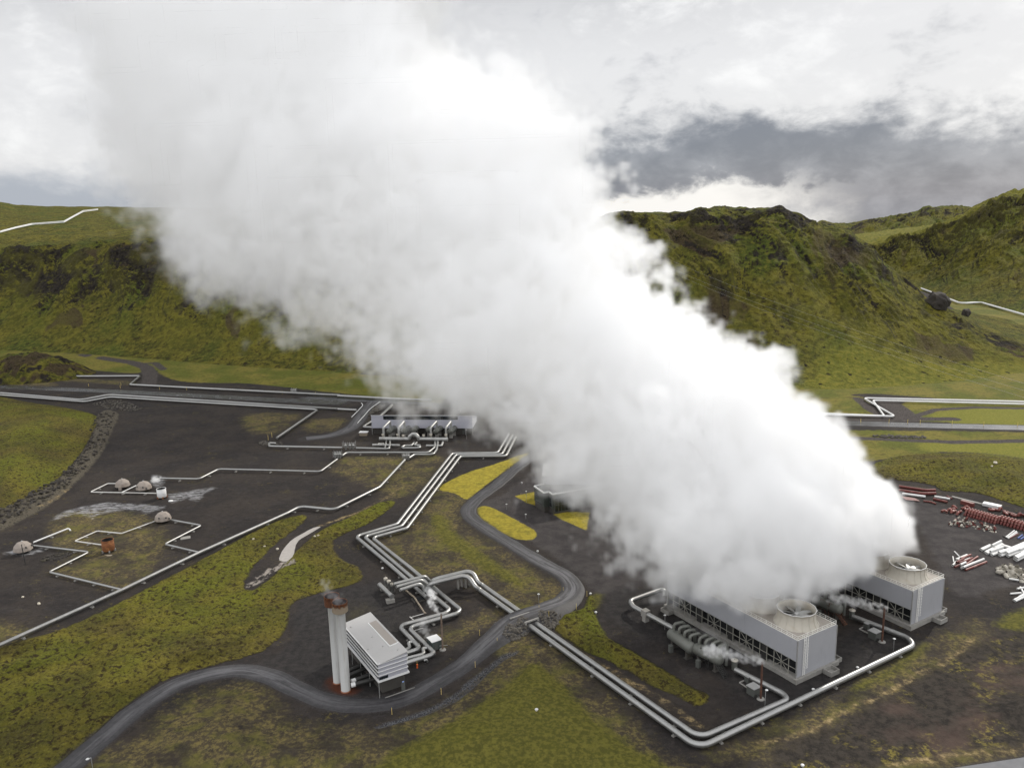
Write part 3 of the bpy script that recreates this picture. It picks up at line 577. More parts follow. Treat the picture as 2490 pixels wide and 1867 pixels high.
def hill_hit(ob, u, v):
    """where the sight line through a photo point meets a hill"""
    me = ob.data; key = ob.name
    if key not in _bvh:
        n = len(me.vertices); co_ = np.empty(n * 3, np.float32); me.vertices.foreach_get('co', co_); m = len(me.polygons); li = np.empty(m * 4, np.int32); me.loops.foreach_get('vertex_index', li)
        _bvh[key] = BVHTree.FromPolygons(co_.reshape(-1, 3).tolist(), li.reshape(-1, 4).tolist())
    d = ray(u, v); h = _bvh[key].ray_cast(Vector((0, 0, H)), Vector(d).normalized()); return h[0]
_bvh = {}
def hill_drop(ob, x, y):
    hill_hit(ob, 1245, 2000); h = _bvh[ob.name].ray_cast(Vector((x, y, 600)), Vector((0, 0, -1))); return h[0]

# ------------------------------------------------------------------ roads and creek
rm_ = NT('wet_gravel_road'); p = rm_.pos(); ac = rm_.attr('across'); 
n1 = rm_.noise(p, 9, 5, .65, .4); n2 = rm_.noise(p, 1.3, 4, .65, off=3); n3 = rm_.noise(p, .4, 3, .7, off=9)
cvr = rm_.n('ShaderNodeCombineXYZ'); rm_.put(cvr.inputs[0], rm_.m('MULTIPLY', rm_.attr('along'), .06)); rm_.put(cvr.inputs[1], rm_.m('MULTIPLY', ac, 2.6)); n4 = rm_.noise(cvr.outputs[0], 1.0, 6, .62, .5)
ab = rm_.m('ABSOLUTE', rm_.m('ADD', ac, rm_.m('MULTIPLY', rm_.m('SUBTRACT', n1, .5), .55)))
core_ = rm_.m('MULTIPLY', rm_.step(ab, .95, .2), rm_.step(n4, .36, .62, .1, 1.0))
trk = rm_.m('MULTIPLY', rm_.step(rm_.m('ABSOLUTE', rm_.m('SUBTRACT', ab, .38)), .22, .04), .5)
colr = rm_.mix(rm_.step(n2, .38, .62), (0.0173, 0.0158, 0.0173), (0.0288, 0.0266, 0.0281))
lite = rm_.mix(rm_.step(n2, .35, .65), (0.0540, 0.0526, 0.0576), (0.0900, 0.0871, 0.0936))
colr = rm_.mix(rm_.m('MULTIPLY', rm_.m('MULTIPLY', core_, rm_.step(n1, .25, .60, .35, 1.0)), rm_.m('MULTIPLY_ADD', rm_.attr('wear_sheen'), .7, .3, clamp=True)), colr, lite)
colr = rm_.mix(rm_.m('MULTIPLY', rm_.m('MULTIPLY', core_, rm_.step(n4, .40, .58)), rm_.attr('wear_sheen')), colr, (0.1080, 0.1051, 0.1109))
colr = rm_.mix(rm_.m('MULTIPLY', rm_.step(n3, .56, .7), .4), colr, (.07, .066, .066))
rm_.out(colr, rm_.m('MULTIPLY_ADD', core_, -.26, .66), 0, rm_.bump(n3, .35, .12), .5)
tarm = NT('wet_tarmac'); p = tarm.pos(); tn1 = tarm.noise(p, 6.0, 5, .6)
tarm.out(tarm.mix(tarm.step(tn1, .35, .65), (.032, .032, .035), (.055, .055, .060)), tarm.m('MULTIPLY_ADD', tn1, .2, .14), 0, None, .6)

def ribbon(name, cl, half, mat, lift=0.06, wear_sheen=0.0, jit=.35, hfun=None, nacross=9, skirt=0.0):
    cl = np.array(cl)[:, :2]; n = len(cl); tg = np.gradient(cl, axis=0); tg /= np.linalg.norm(tg, axis=1)[:, None] + 1e-9; nm = np.stack([-tg[:, 1], tg[:, 0]], 1)
    a = np.linspace(-1, 1, nacross); s_ = np.concatenate([[0], np.cumsum(np.linalg.norm(np.diff(cl, axis=0), axis=1))])
    jl = vnoise2(s_, s_ * 0 + 1, 7, 4) * jit; jr = vnoise2(s_, s_ * 0 + 5, 7, 9) * jit
    hw = half if np.ndim(half) else np.full(n, half)
    off = np.stack([k * hw + (jr if k > 0 else jl) * abs(k) for k in a], 1)
    zz = np.array([hfun(q) if hfun else 0 for q in cl])
    X = cl[:, 0:1] + nm[:, 0:1] * off; Y = cl[:, 1:2] + nm[:, 1:2] * off; Z = np.repeat(zz[:, None], nacross, 1) + lift + .05 * (1 - a[None] ** 2)
    AC = np.repeat(a[None], n, 0)
    if skirt:
        ex = zz[:, None] * 1.15 + .25
        X = np.hstack([X[:, :1] - nm[:, 0:1] * ex, X, X[:, -1:] + nm[:, 0:1] * ex]); Y = np.hstack([Y[:, :1] - nm[:, 1:2] * ex, Y, Y[:, -1:] + nm[:, 1:2] * ex])
        Z = np.hstack([np.full((n, 1), -.12), Z, np.full((n, 1), -.12)]); AC = np.hstack([AC[:, :1] - .6, AC, AC[:, -1:] + .6])
    return tag(grid_mesh(name, X, Y, Z, dict(across=AC, along=s_[:, None] * np.ones_like(AC), wear_sheen=(wear_sheen(cl)[:, None] * np.ones_like(AC)) if callable(wear_sheen) else np.full_like(AC, wear_sheen)), mat), kind='structure')
ribbon('road', ROAD_MAIN, 3.0, rm_.mat, .07, lambda q: .12 + .88 * np.exp(-((q[:, 0] - 16) ** 2 + (q[:, 1] - 240) ** 2) / 2200.0) + .5 * np.exp(-((q[:, 0] + 76) ** 2 + (q[:, 1] - 194) ** 2) / 420.0), .4, road_lift, skirt=1)  # paler crown at two bends, its backlit wet gloss put into the colour
ribbon('road', ROAD_FAR, 5.0, tarm.mat, .06, .2, .3)
ribbon('road', ROAD_SIDE, 4.0, rm_.mat, .085, .3, .5)
nr_ = NT('dry_tarmac'); p = nr_.pos(); n1_ = nr_.noise(p, 2, 5, .65); nr_.out(nr_.mix(n1_, (.12, .122, .128), (.19, .19, .195)), .85, 0, None, .15)
ribbon('road', ROAD_NEAR, 6.0, nr_.mat, .06, .2, .1, nacross=3)
wt = NT('milky_water'); p = wt.pos(); wn = wt.noise(p, 1.2, 3)
wt.out(wt.mix(wn, (.27, .245, .22), (.40, .37, .335)), .22, 0, wt.bump(wn, .1, .03), .5)
def sheet(name, poly_, z, mat, kind='structure'):
    bm = bmesh.new(); f = bm.faces.new([bm.verts.new((q[0], q[1], z)) for q in poly_]); bmesh.ops.triangulate(bm, faces=[f]); me = bpy.data.meshes.new(name); bm.to_mesh(me); bm.free()
    for q in me.polygons:
        if q.normal.z < 0: q.flip()
    me.materials.append(mat); o = bpy.data.objects.new(name, me); COL.objects.link(o); return tag(o, kind=kind)
sheet('stream', CREEK, -.16, wt.mat)
# ------------------------------------------------------------------ materials of built things
M = {}
M['pipe'] = simple('aluminium_cladding', (.36, .36, .35), .38, .78, .22, 3.0, dirt=(.34, .33, .30), dirtamt=.35)
M['pipe_dull'] = simple('weathered_cladding', (.40, .40, .385), .45, .6, .25, 2.0, dirt=(.20, .19, .17), dirtamt=.5)
M['thin'] = simple('painted_pipe', (.62, .61, .58), .5, .2, .15, 2.0, dirt=(.30, .22, .14), dirtamt=.4)
M['white'] = simple('white_paint', (.66, .66, .65), .5, 0, .08, 3.0, dirt=(.50, .48, .44), dirtamt=.3)
M['offwhite'] = simple('fan_stack_cream', (.44, .41, .35), .6, 0, .12, 2.5, dirt=(.36, .31, .24), dirtamt=.45)
M['mouth'] = simple('dark_mouth_lining', (.050, .040, .042), .85, 0, .3, 1)  # chimney mouths coloured darker than the rusty tops
M['deck'] = simple('timber_deck', (.33, .30, .265), .7, 0, .12, 2.5, dirt=(.22, .19, .16), dirtamt=.4)
M['rail'] = simple('white_rail', (.80, .79, .74), .5, 0, .05, 3)
M['conc'] = simple('concrete', (.27, .26, .24), .85, 0, .22, 1.8, dirt=(.13, .12, .10), dirtamt=.5, bumpy=.2)
M['conc_dark'] = simple('dark_concrete', (.062, .057, .050), .85, 0, .25, 1.5, dirt=(.045, .04, .035), dirtamt=.6, bumpy=.2)
M['steel'] = simple('dark_steel', (.045, .044, .042), .5, .3, .3, 1.0)
M['galv'] = simple('galvanised_steel', (.42, .42, .41), .45, .6, .2, 1.0)
M['frame'] = simple('tower_frame', (.30, .29, .25), .6, .1, .2, 1.5)
M['vessel'] = simple('grey_green_vessel', (.135, .138, .122), .45, .15, .18, 2.0, dirt=(.08, .078, .07), dirtamt=.4)
M['rust'] = simple('rusty_steel', (.20, .075, .028), .85, 0, .4, .8, dirt=(.34, .15, .05), dirtamt=.7)
M['rustdark'] = simple('dark_rusty_steel', (.085, .040, .027), .85, 0, .35, .7, dirt=(.17, .075, .035), dirtamt=.6)
M['red'] = simple('red_primer', (.135, .032, .026), .55, 0, .3, 1.2, dirt=(.26, .12, .10), dirtamt=.5)
M['pinkred'] = simple('pale_red_primer', (.19, .055, .043), .45, 0, .3, 1.0, dirt=(.42, .28, .25), dirtamt=.5)  # paler red; on the top U-bends it paints in the sunlight
M['bluep'] = simple('blue_coating', (.03, .09, .33), .45, 0, .15, 1.0)
M['black'] = simple('black_rubber', (.016, .016, .016), .6, 0, .3, .8)
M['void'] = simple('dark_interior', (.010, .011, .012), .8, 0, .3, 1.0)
M['green'] = simple('green_hut', (.058, .072, .066), .6, 0, .2, 1.0)
M['greyhut'] = simple('grey_cabinet', (.085, .088, .080), .6, 0, .2, .8)
M['yellow'] = simple('yellow_post', (.62, .47, .14), .6, 0, .15, .4)
M['orange'] = simple('orange_hydrant', (.70, .13, .03), .5, 0, .1, .4)
M['dome'] = simple('dome_fibreglass', (.29, .25, .215), .7, 0, .2, 2.2, dirt=(.24, .19, .155), dirtamt=.6)
M['stone'] = simple('lava_stone', (.085, .076, .064), .9, 0, .45, .6, dirt=(.19, .17, .14), dirtamt=.5, bumpy=.5)
M['pale_stone'] = simple('pale_stone', (.55, .50, .40), .85, 0, .25, .5, bumpy=.4)
M['dark_stone'] = simple('dark_lava_boulder', (.042, .036, .031), .9, 0, .4, 3.0, dirt=(.07, .062, .03), dirtamt=.4, bumpy=.6)
M['wood'] = simple('weathered_timber', (.27, .225, .17), .8, 0, .25, .5)
def siding(name, col, axis, period, depth, var=.06, rough=.45, metal=.15):
    t = NT(name); v = t.obj(); sp_ = t.n('ShaderNodeSeparateXYZ'); t.put(sp_.inputs[0], v)
    f = t.m('FRACT', t.m('DIVIDE', sp_.outputs[axis], period)); tri = t.m('ABSOLUTE', t.m('SUBTRACT', f, .5))
    n1 = t.noise(v, 3.5, 5, .6); n2 = t.noise(t.scale(v, (1, 1, .12)), .8, 4, .65, off=5)
    c = t.mix(n1, tuple(k * (1 - var) for k in col), tuple(min(1, k * (1 + var)) for k in col))
    c = t.mix(t.m('MULTIPLY', t.step(n2, .55, .75), .25), c, tuple(k * .7 for k in col))
    c = t.mix(t.m('MULTIPLY', t.step(f, .93, .99), .35), c, tuple(k * .55 for k in col))
    return t.out(c, t.m('MULTIPLY_ADD', n1, .2, rough - .1), metal, t.bump(tri, .6, depth), .4)
M['tower_wall'] = siding('tower_cladding', (.35, .353, .372), 0, .30, .05)
M['tower_end'] = siding('tower_end_cladding', (.365, .368, .39), 1, .30, .03)
M['roof'] = siding('roof_sheeting', (.42, .41, .40), 1, .42, .06)
M['wallstrip'] = siding('grey_wall_sheeting', (.36, .36, .40), 2, 1.6, .05)
M['whitestrip'] = siding('pale_wall_sheeting', (.42, .42, .48), 2, 1.05, .06)
gl = NT('dark_glass'); M['glass'] = gl.out((.012, .016, .020), .08, 0, None, .6)
# ------------------------------------------------------------------ pipelines
def support_mesh(r, z):
    b = MB(); b.box((0, 0, .16), (1.5, .7, .38)); b.box((0, 0, (z - r + .35) / 2 + .05), (.28, .36, max(.15, z - r - .25))); b.box((0, 0, z - r + .02), (r * 1.3, .42, .14)); return b
def pipeline(name, pts, r, label, cat='pipe', group=None, bend=2.2, mat=None, n=14, sup=13.0, capped=(), supz=None, bands=True):
    """pts are world points on the pipe's axis"""
    pl = fillet(pts, bend, 6); b = MB(); b.tube(pl, r, n)
    if bands:
        for i in range(len(pts) - 1):
            a, c = Vector(pts[i]), Vector(pts[i + 1]); L = (c - a).length; k = int(L / 6.0)
            for j in range(1, k + 1):
                if L < bend * 2.2: break
                t = (bend * 1.05 + (L - 2.1 * bend) * (j - .5) / k) / L; q = a + (c - a) * t; d = (c - a).normalized()
                b.tube([q - d * .09, q + d * .09], r * 1.025, n, True)
    o = b.build(name, mat or M['pipe']); tag(o, label, cat, group)
    if sup:
        proto = None
        for i in range(len(pts) - 1):
            a, c = Vector(pts[i]), Vector(pts[i + 1]); L = (c - a).length
            if L < 7 or abs(a.z - c.z) > .6 or a.z > 2.4: continue
            k = max(1, int(L / sup)); d = (c - a).normalized(); rz = math.atan2(d.y, d.x) + math.pi / 2
            for j in range(k):
                q = a + (c - a) * ((j + .5) / k); gz = 0
                if proto is None or abs(q.z - pz) > .3:
                    proto = support_mesh(r, q.z).build('support', M['conc'], o); proto['_z'] = q.z; pz = q.z; s_ = proto
                    del proto['_z']
                else: s_ = proto.copy(); COL.objects.link(s_)
                s_.parent = o; s_.location = (q.x, q.y, gz); s_.rotation_euler = (0, 0, rz)
    return o
def pp(c, pts, z): return P(c, pts, z)
ZP = 1.25
pipeline('steam_pipe', pp(c3, [(-120, 1690), (940, 1212), (1535, 925), (2212, 622)], ZP) + pp(c2, [(360, 915), (590, 937), (895, 785), (1062, 604)], ZP), .60, 'long single silver pipe running from the lower left edge past the moss to a valve', bend=3, sup=15)
VX = W(*c2(1075, 590), ZP)
pipeline('steam_pipe', pp(c2, [(1092, 590), (1128, 566), (1255, 566), (1278, 532), (1287, 462)], ZP), .55, 'silver pipe bending from the valve up to the right end of the collecting header', bend=2.2, sup=0)
pipeline('steam_pipe', pp(c3, [(1165, 382), (1228, 356), (1530, 361), (1680, 285), (2212, 297)], ZP) + pp(c2, [(495, 681), (608, 598)], ZP), .42, 'slim pipe zigzagging from the steaming dome to the left valve cluster', bend=2, sup=12)
pipeline('steam_pipe', pp(c2, [(642, 574), (672, 553), (1222, 553), (1262, 520), (1269, 460)], ZP), .50, 'straight silver pipe in front of the separator station, from valve cluster to header', bend=2.2, sup=13)
pipeline('steam_pipe', pp(c1, [(-300, 1323), (-10, 1346), (530, 1392), (705, 1358), (2212, 1452)], ZP) + pp(c2, [(600, 261), (738, 268)], ZP), .70, 'upper pipe of the long pair beside the dark road, ending at the junction', bend=5, sup=0, bands=False, group='pair of pipes below the far road')
pipeline('steam_pipe', pp(c1, [(-300, 1336), (-10, 1359), (548, 1404), (712, 1373), (2062, 1455), (1795, 1638)], ZP), .70, 'lower pipe of the long pair, turning down at its right end into the ground', bend=4, sup=0, bands=False, group='pair of pipes below the far road')
pipeline('steam_pipe', [*pp(c2, [(195, 492)], .4), *pp(c2, [(150, 489), (152, 511), (642, 521)], ZP)], .55, 'silver pipe from the dark rubble pit to the square valve cage', bend=1.6, sup=14)
pipeline('steam_pipe', pp(c2, [(735, 523), (958, 528), (966, 460)], ZP), .52, 'short silver pipe from the valve cage turning up to the header', bend=1.2, sup=0)
pipeline('steam_pipe', [*pp(c2, [(929, 522), (943, 460)], ZP)], .46, 'thin branch beside the short silver pipe, running up to the header', bend=1, sup=0)
pipeline('steam_pipe', pp(c1, [(-300, 1243), (908, 1237), (842, 1293), (2212, 1363)], ZP) + pp(c2, [(600, 171), (1000, 192), (1240, 200)], ZP), .75, 'far single pipe with a Z-shaped kink along the foot of the left hill', bend=3, sup=0, bands=False)
pipeline('steam_pipe', pp(c2, [(978, 232), (905, 300)], ZP) , .6, 'short pipe sloping down behind the separator station roof', bend=1, sup=0, bands=False)
pipeline('steam_pipe', pp(cs, [(520, 40), (360, 180), (20, 400), (180, 408)], ZP), .62, 'pipe looping out around the left end of the separator station', bend=1.4, sup=0, bands=False)
TG = 'three parallel main pipes from the separator station'
pipeline('steam_pipe', pp(c2, [(1760, 430), (1688, 556), (1382, 560), (1012, 1035)], ZP) + pp(c2, [(733, 1118)], ZP) + pp(c4, [(800, 245), (1068, 482)], ZP), .66, 'outermost left pipe of the triple run, with a blind capped end', group=TG, bend=2.6, sup=12)
T2 = pp(c2, [(1785, 438), (1716, 566), (1408, 569), (1043, 1048), (790, 1120)], ZP)
pipeline('steam_pipe', T2 + pp(c4, [(885, 270), (1245, 574), (1215, 602), (853, 700), (1010, 866), (985, 885), (910, 908)], ZP), .66, 'middle pipe of the triple run, ending at the grey-roofed valve house', group=TG, bend=2.2, sup=12)
pipeline('steam_pipe', pp(c2, [(1808, 450), (1744, 577), (1436, 580), (1078, 1062), (845, 1127)], ZP) + pp(c4, [(950, 262), (1328, 577), (1300, 604), (924, 714), (1125, 905), (1095, 925), (915, 982)], ZP), .66, 'inner right pipe of the triple run, entering the valve house lowest', group=TG, bend=2.2, sup=12)
pipeline('branch_pipe', pp(c4, [(962, 822), (926, 826), (936, 868), (898, 888)], ZP), .5, 'wavy branch pipe farthest up the valve house wall', 'pipe', 'S-shaped branches at the valve house', bend=1.1, sup=0, bands=False)
pipeline('branch_pipe', pp(c4, [(1068, 868), (1036, 872), (1048, 915), (908, 950)], ZP), .5, 'wavy branch pipe between the two lower inlets of the valve house', 'pipe', 'S-shaped branches at the valve house', bend=1.1, sup=0, bands=False)
# raised crossing pipes at the valve skid
zc = 4.2
SKID = [pp(ck, [a, b], zc) + pp(ck, [c], 1.4) for a, b, c in (((430, 442), (850, 335), (935, 425)), ((465, 480), (800, 383), (900, 478)), ((510, 520), (790, 430), (850, 540)))]
for k, s_ in enumerate(SKID):
    pipeline('crossing_pipe', s_, .58, ('highest', 'middle', 'lowest')[k] + ' of the three short raised pipes bridging the triple run from the valve skid', 'pipe', 'raised crossing pipes at the valve skid', bend=2.0, sup=0)
TW = 'twin pipes to the cooling towers'
zr = 5.0
pipeline('steam_pipe', pp(ck, [(925, 425)], 2.2) + pp(ck, [(975, 378), (1480, 255)], zr) + pp(ck, [(1560, 420)], 2.6) + pp(ck, [(1620, 455)], ZP) + pp(c4, [(1815, 612)], ZP) + pp(c10, [(300, 640)], .95) + pp(c5, [(0, 817), (740, 1337), (1268, 1107), (1240, 1072), (955, 928)], ZP),
         .72, 'inner of the twin pipes, arched over the track and turning to the near cooling tower', group=TW, bend=3.2, sup=12)
pipeline('steam_pipe', pp(ck, [(885, 500)], 2.2) + pp(ck, [(930, 432), (1420, 312)], zr) + pp(ck, [(1530, 480)], 2.6) + pp(ck, [(1590, 520)], ZP) + pp(c4, [(1768, 632)], ZP) + pp(c10, [(215, 672)], .95) + pp(c5, [(0, 866), (735, 1397), (2025, 782), (1980, 735), (1655, 610)], ZP),
         .72, 'outer of the twin pipes, running past to the far cooling tower', group=TW, bend=3.4, sup=12)
pipeline('inlet_pipe', [*pp(c5, [(532, 488)], 1.2), *pp(c5, [(532, 455)], 2.6), *pp(c5, [(505, 452), (322, 518), (345, 552), (585, 682)], 2.6)], .72, 'silver pipe looping round the left end of the near cooling tower', bend=2.2, sup=0)
b = MB(); q = W(*c5(418, 590), 2.6); b.box((q[0], q[1], 2.6), (1.9, 2.1, 2.0), math.radians(32)); b.box((q[0], q[1], .8), (1.5, 1.5, 1.6), math.radians(32)); tag(b.build('pipe_anchor', M['conc']), 'square concrete anchor block around the pipe left of the near cooling tower', 'anchor block')
# pipe trestle under the arch
for k, (u, v) in enumerate(((1345, 500), (1395, 470))):
    q = W(*ck(u, v)); b = MB()
    b.box((q[0] - 1.2, q[1], 1.7), (.5, .8, 3.4), .5); b.box((q[0] + 1.2, q[1] + .6, 1.7), (.5, .8, 3.4), .5); b.box((q[0], q[1] + .3, 3.6), (3.4, .8, .4), .5)
    tag(b.build('pipe_trestle', M['conc']), ('front' if k == 0 else 'rear') + ' concrete trestle carrying the arched twin pipes', 'trestle')
# right-hand far pipes
for k, (a, lab) in enumerate(((((1000, 1214), (1440, 1217), (1575, 1243), (1425, 1152), (2260, 1172)), 'outer'), (((1000, 1222), (1440, 1226), (1520, 1241), (1450, 1160), (2260, 1182)), 'inner'))):
    pts = pp(c7, [(1000, 1218 + 12 * k), (1500, 1232), (1578 - 55 * k, 1243 - 2 * k), (1420 + 45 * k, 1152 + 11 * k), (2300, 1172 + 12 * k)], ZP)
    pipeline('steam_pipe', [pts[0], pts[2], pts[3], pts[4]], .55, lab + ' white pipe of the pair making a Z below the right-hand hill', group='pair of pipes below the right-hand hill', bend=2.5, sup=0, bands=False, mat=M['white'])
vp = [W(*c7(*q), 2) for q in ((1700, 610), (1770, 636), (1900, 686), (1995, 680), (2212, 742), (2320, 772))]
pipeline('steam_pipe', vp, 1.1, 'thick white pipe with a kink in the side valley at the right edge', bend=6, sup=0, bands=False, mat=M['white'])
def draped(c, pts, lift, ob):
    out = []
    for q in pts:
        h = hill_hit(ob, *c(*q)); out.append(h + Vector((0, 0, lift)))
    return out
try:
    for k in range(2):
        hp = draped(c1, [(2, 306 + 6 * k), (100, 280 + 5 * k), (205, 256 + 6 * k), (415, 240 + 7 * k)], 1.2, hill_l)
        hp += draped(c1, [(480, 205 + 6 * k), (540, 172 + 7 * k), (635, 161 + 5 * k)], 1.6, hill_l)
        pipeline('steam_pipe', hp, .7, ('upper' if k == 0 else 'lower') + ' white pipe of the bent pair on the left plateau skyline', group='pipes on the left plateau', bend=4, sup=0, bands=False, mat=M['white'])
except Exception as e: print('plateau pipe', e)
# well pads: thin pipes
WG = 'thin pipes of the steam wells'
zt = .75
pipeline('well_pipe', pp(c9, [(590, 340), (1600, 455), (880, 815), (2212, 1138)], zt), .38, 'thin grey pipe zigzagging from the lowest left dome to the long single pipe', group=WG, bend=1.3, sup=9, n=10, bands=False)
pipeline('well_pipe', pp(c9, [(600, 282), (1235, 28)], zt + .3) + pp(c9, [(1265, 75)], .3), .3, 'short white blow-off pipe ending in a downturned spout beside the lowest dome', group=WG, bend=.6, sup=9, n=10, bands=False, mat=M['white'])
pipeline('well_pipe', pp(c3, [(1290, 671), (1548, 718), (1266, 862), (1532, 926)], zt), .38, 'thin grey pipe stepping from the middle dome down to the long pipe', group=WG, bend=1.3, sup=9, n=10, bands=False)
pipeline('well_pipe', pp(c3, [(1205, 680), (935, 779), (748, 760), (572, 838), (790, 868)], zt), .24, 'rusty thin pipe from the middle dome round to the orange tank', group=WG, bend=.8, sup=8, n=8, bands=False, mat=M['thin'])
pipeline('well_pipe', pp(c3, [(890, 396), (828, 396), (694, 461), (1200, 471)], zt), .24, 'rusty thin pipe looping from the rear dome to the white tank', group=WG, bend=.8, sup=8, n=8, bands=False, mat=M['thin'])
pipeline('well_pipe', pp(c3, [(1045, 412), (932, 466)], zt), .24, 'short white thin pipe below the steaming dome', group=WG, bend=.8, sup=0, n=8, bands=False, mat=M['white'])
# ------------------------------------------------------------------ cooling towers
ANG = math.radians(31.2)
def local(loc, ang):
    c, s_ = math.cos(ang), math.sin(ang); return lambda x, y, z=0: (loc[0] + x * c - y * s_, loc[1] + x * s_ + y * c, z)
TWID, TLEN, ZB, ZT, ZC = 15.2, 48.2, 1.2, 11.5, 5.9      # x across the end wall, y along the long side
BAYS = 20
def fan_stack(parent, y):
    s_ = MB(); prof = [(5.85, 0), (5.4, .5), (5.05, 1.25), (4.84, 2.2), (4.78, 3.1), (4.9, 3.85), (5.0, 3.9), (4.86, 3.9), (4.70, 3.1), (4.72, 1.0)]
    s_.lathe(prof, (0, 0, 0), 48)
    for k in range(16):
        a = 2 * math.pi * (k + .5) / 16; pr = [(r + .05, z) for r, z in prof[:6]]
        s_.tube([(r * math.cos(a), r * math.sin(a), z) for r, z in pr], .065, 5)
    o = s_.build('fan_stack', M['offwhite'], parent, (TWID / 2, y, ZT + .12))
    rim = MB(); k = 14
    for i in range(k):
        a0, a1 = 2 * math.pi * i / k, 2 * math.pi * (i + 1) / k
        rim.tube([(5.06 * math.cos(a0), 5.06 * math.sin(a0), 4.02), (5.06 * math.cos(a1), 5.06 * math.sin(a1), 4.02)], .085, 6)
    rim.build('rim', M['white'], o)
    fl = MB(); fl.lathe([(4.68, .5), (.01, .5)], (0, 0, 0), 32, False); fl.build('dark_throat', M['steel'], o)
    hub = MB(); hub.lathe([(.01, 2.75), (.55, 2.7), (.75, 2.45), (.75, 2.05), (.01, 2.0)], n=16); hub.build('hub', M['galv'], o)
    for i in range(8):
        a = 2 * math.pi * i / 8 + .3 * y; d = Vector((math.cos(a), math.sin(a), 0)); t = Vector((-math.sin(a), math.cos(a), 0)); bl = MB(); vs = []
        for r, wd, tw in ((.7, .42, .42), (2.4, .62, .30), (4.4, .46, .16)):
            for sgn in (-1, 1):
                q = d * r + t * (wd * sgn) + Vector((0, 0, 2.35 + sgn * wd * tw)); vs += [q + Vector((0, 0, .04)), q - Vector((0, 0, .04))]
        fs = []
        for j in range(2):
            b_ = j * 4; fs += [(b_, b_ + 2, b_ + 6, b_ + 4), (b_ + 1, b_ + 5, b_ + 7, b_ + 3), (b_, b_ + 4, b_ + 5, b_ + 1), (b_ + 2, b_ + 3, b_ + 7, b_ + 6)]
        fs += [(0, 1, 3, 2), (8, 10, 11, 9)]; bl.add(vs, fs); bl.build('fan_blade', M['pipe_dull'], o)
    return o
def cooling_tower(loc, label):
    T = empty('cooling_tower', (loc[0], loc[1], 0), ANG, label, 'cooling tower', 'cooling towers')
    b = MB(); b.box((TWID / 2, TLEN / 2, ZB / 2 - .1), (TWID + 1.6, TLEN + 1.6, ZB + .2)); b.build('basin', M['conc'], T)
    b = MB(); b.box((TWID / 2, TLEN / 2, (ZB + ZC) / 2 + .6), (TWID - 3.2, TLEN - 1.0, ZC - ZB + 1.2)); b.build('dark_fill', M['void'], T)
    for sgn, x in ((0, .06), (1, TWID - .06)):
        b = MB(); b.box((x, TLEN / 2, (ZC + ZT) / 2), (.14, TLEN - .3, ZT - ZC)); b.build('side_wall', M['tower_end'], T)
    for y in (.0, TLEN):
        b = MB(); b.box((TWID / 2, y, (ZB + ZT) / 2 + .02), (TWID, .16, ZT - ZB - .04)); b.build('end_wall', M['tower_wall'], T)
    tr = MB()
    for x in (-.02, TWID + .02):
        for y in (-.03, TLEN + .03): tr.box((x, y, (ZB + ZT) / 2), (.26, .26, ZT - ZB + .05))
    for x in (-.04, TWID + .04): tr.box((x, TLEN / 2, ZC - .03), (.2, TLEN - .1, .16))
    tr.build('corner_trim', M['galv'], T)
    b = MB(); b.box((TWID / 2, TLEN / 2, ZT + .02), (TWID - .34, TLEN - .34, .14)); b.build('fan_deck', M['deck'], T)
    fr = MB()
    for x in (.12, TWID - .12):
        step_ = TLEN / BAYS
        for k in range(BAYS + 1):
            y = .15 + (TLEN - .3) * k / BAYS; fr.box((x, y, (ZB + ZC) / 2), (.16, .16, ZC - ZB))
        fr.box((x - .02, TLEN / 2, ZB + 2.35), (.12, TLEN - .4, .14))
        for k in range(1, BAYS - 1, 5):
            y0, y1 = step_ * k, step_ * (k + 2)
            fr.beam((x + .05, y0, ZB + .1), (x + .05, y1, ZC - .1), .12); fr.beam((x - .10, y0, ZC - .1), (x - .10, y1, ZB + .1), .12)
    fr.build('frame', M['frame'], T)
    for k in range(5, BAYS, 5):
        b = MB(); b.box((.9, TLEN * k / BAYS - 1.1, (ZB + ZC) / 2), (1.3, 1.6, ZC - ZB - .1)); b.build('partition', M['steel'], T)
    # railing round the deck
    rl = MB(); z0 = ZT + .1
    cs_ = [(.12, .12), (TWID - .12, .12), (TWID - .12, TLEN - .12), (.12, TLEN - .12)]
    for i in range(4):
        a, c = Vector((*cs_[i], 0)), Vector((*cs_[(i + 1) % 4], 0)); L = (c - a).length; k = int(L / 1.7)
        for j in range(k + 1):
            q = a + (c - a) * j / k; rl.box((q.x, q.y, z0 + .55), (.07, .07, 1.1))
        for zz in (z0 + 1.1, z0 + .6): rl.beam((a.x, a.y, zz), (c.x, c.y, zz), .065)
        rl.beam((a.x, a.y, z0 + .1), (c.x, c.y, z0 + .1), .05, .22)
    rl.build('railing', M['rail'], T)
    ld = MB(); x0, x1, y = 2.0, 2.75, -.42
    for x in (x0, x1): ld.beam((x, y, ZB + .3), (x, y, ZT + 1.3), .09)
    for k in range(26): ld.beam((x0, y, ZB + .5 + .4 * k), (x1, y, ZB + .5 + .4 * k), .05)
    for k in range(10):
        zz = ZB + 2.8 + .85 * k; ring = [((x0 + x1) / 2 + .48 * math.cos(a), y - .42 + .48 * math.sin(a), zz) for a in np.linspace(-3.6, .5, 9)]; ld.tube(ring, .035, 4)
    for dx in (-.42, 0, .42): ld.beam(((x0 + x1) / 2 + dx, y - .86 + abs(dx) * .55, ZB + 2.8), ((x0 + x1) / 2 + dx, y - .86 + abs(dx) * .55, ZT + 1.2), .04)
    ld.build('ladder', M['rail'], T)
    for y in (6.9, 18.9, 30.9, 42.2): fan_stack(T, y)
